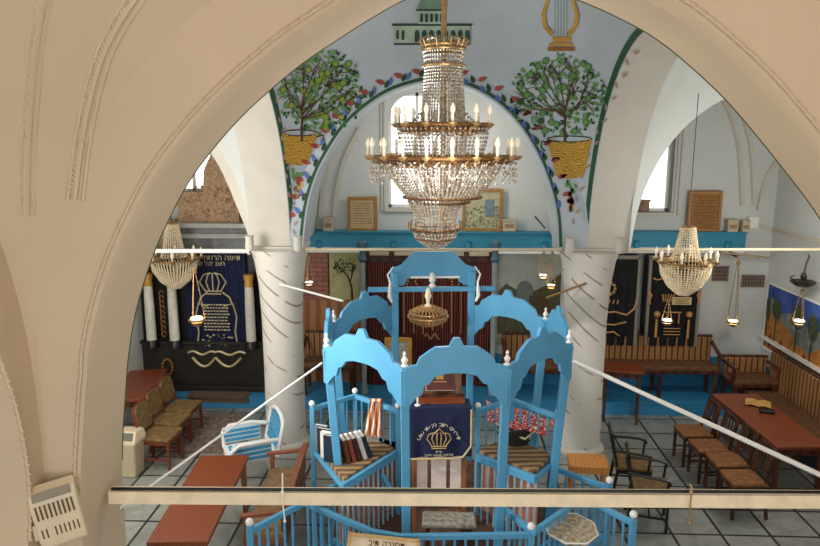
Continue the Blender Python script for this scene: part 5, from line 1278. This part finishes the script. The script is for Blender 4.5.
q = atZ(283, 480, .45); bench('brown slatted bench in front of the left marbled column', 0, 1.5, 0, 0, name='wooden_bench', rz=-PI/2+R_(3), loc=(q.x+.05, q.y-.5, 0), d=.46, bh=.8, sm=wood_br, fm=mat('reddish_bench_wood', (140, 84, 56), .4, var=.1), arms=(1, 1), sc=mat('worn_cushion', (150, 122, 84), .9, col2=(112, 86, 58), scale=12))
# leaning poles by the left column
a = atZ(306, 462, 1.0); b = MB(); q0 = atZ(285, 500, .5); b.tube([q0, a], .025, 8); 
# bag-free: red cushion leaning
# big mural on the right wall
def big_mural():
    X = 5.695; y0, y1 = 7.0, 11.75; z1 = atX(771, 283, X).z; z0 = atX(771, 351, X).z
    t = thing('wall_mural', 'big painted mural of blue sky, trees and orange ruins on the right wall', 'mural', (X, (y0+y1)/2, z0)); H = z1-z0; L = y1-y0
    b = MB(); b.box((0, 0, H/2), (.02, L, H)); b.build('sky', mat('mural_sky', (40, 62, 140), .7, col2=(70, 100, 170), scale=3), t)
    def pl(nm, pts, m, x): b = MB(); b.add([(x, L/2-u, v*H) for u, v in pts], [tuple(range(len(pts)))]); b.build(nm, m, t, smooth=0)
    org = mat('mural_orange', (206, 140, 66), .7, col2=(160, 92, 44), scale=7); gr = mat('mural_grey', (150, 156, 150), .7, col2=(96, 106, 100), scale=9); dk = mat('mural_dark_green', (44, 60, 44), .7, col2=(84, 100, 60), scale=12)
    pl('painted_hills', [(0, 0), (0, .75), (.2, .8), (.5, .62), (.9, .72), (1.4, .6), (2.2, .7), (3.2, .62), (4.6, .7), (4.6, 0)], gr, -.013)
    pl('painted_ground', [(0, 0), (0, .6), (.35, .62), (.6, .5), (.85, .45), (1.1, .3), (1.5, .28), (1.9, .5), (2.4, .6), (3.4, .5), (4.6, .55), (4.6, 0)], org, -.016)
    for i, (u, w, h) in enumerate(((.08, .06, .85), (.38, .09, .9), (1.05, .12, .95), (1.5, .1, .9), (2.4, .12, .9), (3.3, .1, .9))):
        r = random.Random(i); pl('painted_tree', [(u-.02, .05), (u-.02, h*.55)]+[(u+w*1.6*math.cos(a)*r.uniform(.7, 1.2), h*.72+.2*math.sin(a)*r.uniform(.7, 1.2)) for a in [PI+.4-(PI*2-.8+.8)*k/12 for k in range(10)]]+[(u+.03, h*.55), (u+.03, .05)], dk, -.019)
    for i, u in enumerate((.25, .62, 1.35, 1.9, 2.7)): pl('painted_arch', [(u-.05, .05), (u-.05, .2), (u, .27), (u+.05, .2), (u+.05, .05)], mat('mural_arch_brown', (120, 66, 34), .7), -.021)  # brown arches painted in the mural
    b = MB()
    for v in (0, H): b.box((-.01, 0, v), (.03, L+.04, .04))
    for v in (-L/2, L/2): b.box((-.01, v, H/2), (.03, .04, H))
    b.build('frame', wpaint, t)
big_mural()
# small white box at far left
q = atY(133, 355, 11.0)
# ------------------------------------------------------------------ light
W = bpy.data.worlds.new('world'); S.world = W; W.use_nodes = True
bg = W.node_tree.nodes['Background']; bg.inputs['Color'].default_value = (.93, .97, 1, 1); bg.inputs['Strength'].default_value = 2.0
def lamp(name, loc, e, col, r=.25, typ='POINT', size=1, rot=(0, 0, 0), size_y=None):
    d = bpy.data.lights.new(name, typ); d.energy = e; d.color = col
    if typ == 'POINT': d.shadow_soft_size = r
    else:
        d.size = size
        if size_y: d.shape = 'RECTANGLE'; d.size_y = size_y
    o = bpy.data.objects.new(name, d); COL.objects.link(o); o.location = loc; o.rotation_euler = rot; return o
lamp('gallery_lamp', (1.2, .4, 5.2), 24, (1, .80, .58), .25)
lamp('hall_fill', (.1, 6.1, 4.2), 55, (1, .97, .92), .4)  # unseen daylight fill added to brighten the main bay
lamp('bay_fill_left', (-3.6, 7.6, 3.5), 105, (1, .97, .92), .4)  # added fill light for the left bay, no fixture here
lamp('side_window_lamp', (-4.3, 5.7, 2.9), 150, (1, .97, .92), .35)
d_ = bpy.data.lights.new('bimah_fill_spot', 'SPOT'); d_.energy = 420; d_.color = (1, .98, .94); d_.spot_size = R_(52); d_.spot_blend = .6; d_.shadow_soft_size = .12  # unseen spot added to brighten the left-facing bimah panels
o = bpy.data.objects.new('bimah_fill_spot', d_); COL.objects.link(o); o.location = (-2.95, 5.35, 3.3); o.rotation_euler = (Vector((-.6, 6.7, 2.1))-Vector(o.location)).to_track_quat('-Z', 'Y').to_euler()
lamp('bay_fill_right', (4.4, 8.6, 3.4), 100, (1, .97, .9), .4)  # added fill light for the right bay, no fixture here
lamp('rear_fill', (0, 10.7, 4.4), 40, (1, .97, .92), .3)  # unseen fill light added behind the far arch
S.view_settings.view_transform = 'Standard'; S.view_settings.look = 'None'; S.view_settings.gamma = 1
S.view_settings.exposure = 0; S.view_settings.use_curve_mapping = False
S.cycles.use_denoising = True
try: S.cycles.denoiser = 'OPENIMAGEDENOISE'
except Exception: pass
S.cycles.max_bounces = 8; S.cycles.caustics_reflective = False; S.cycles.caustics_refractive = False
S.cycles.sample_clamp_indirect = 4
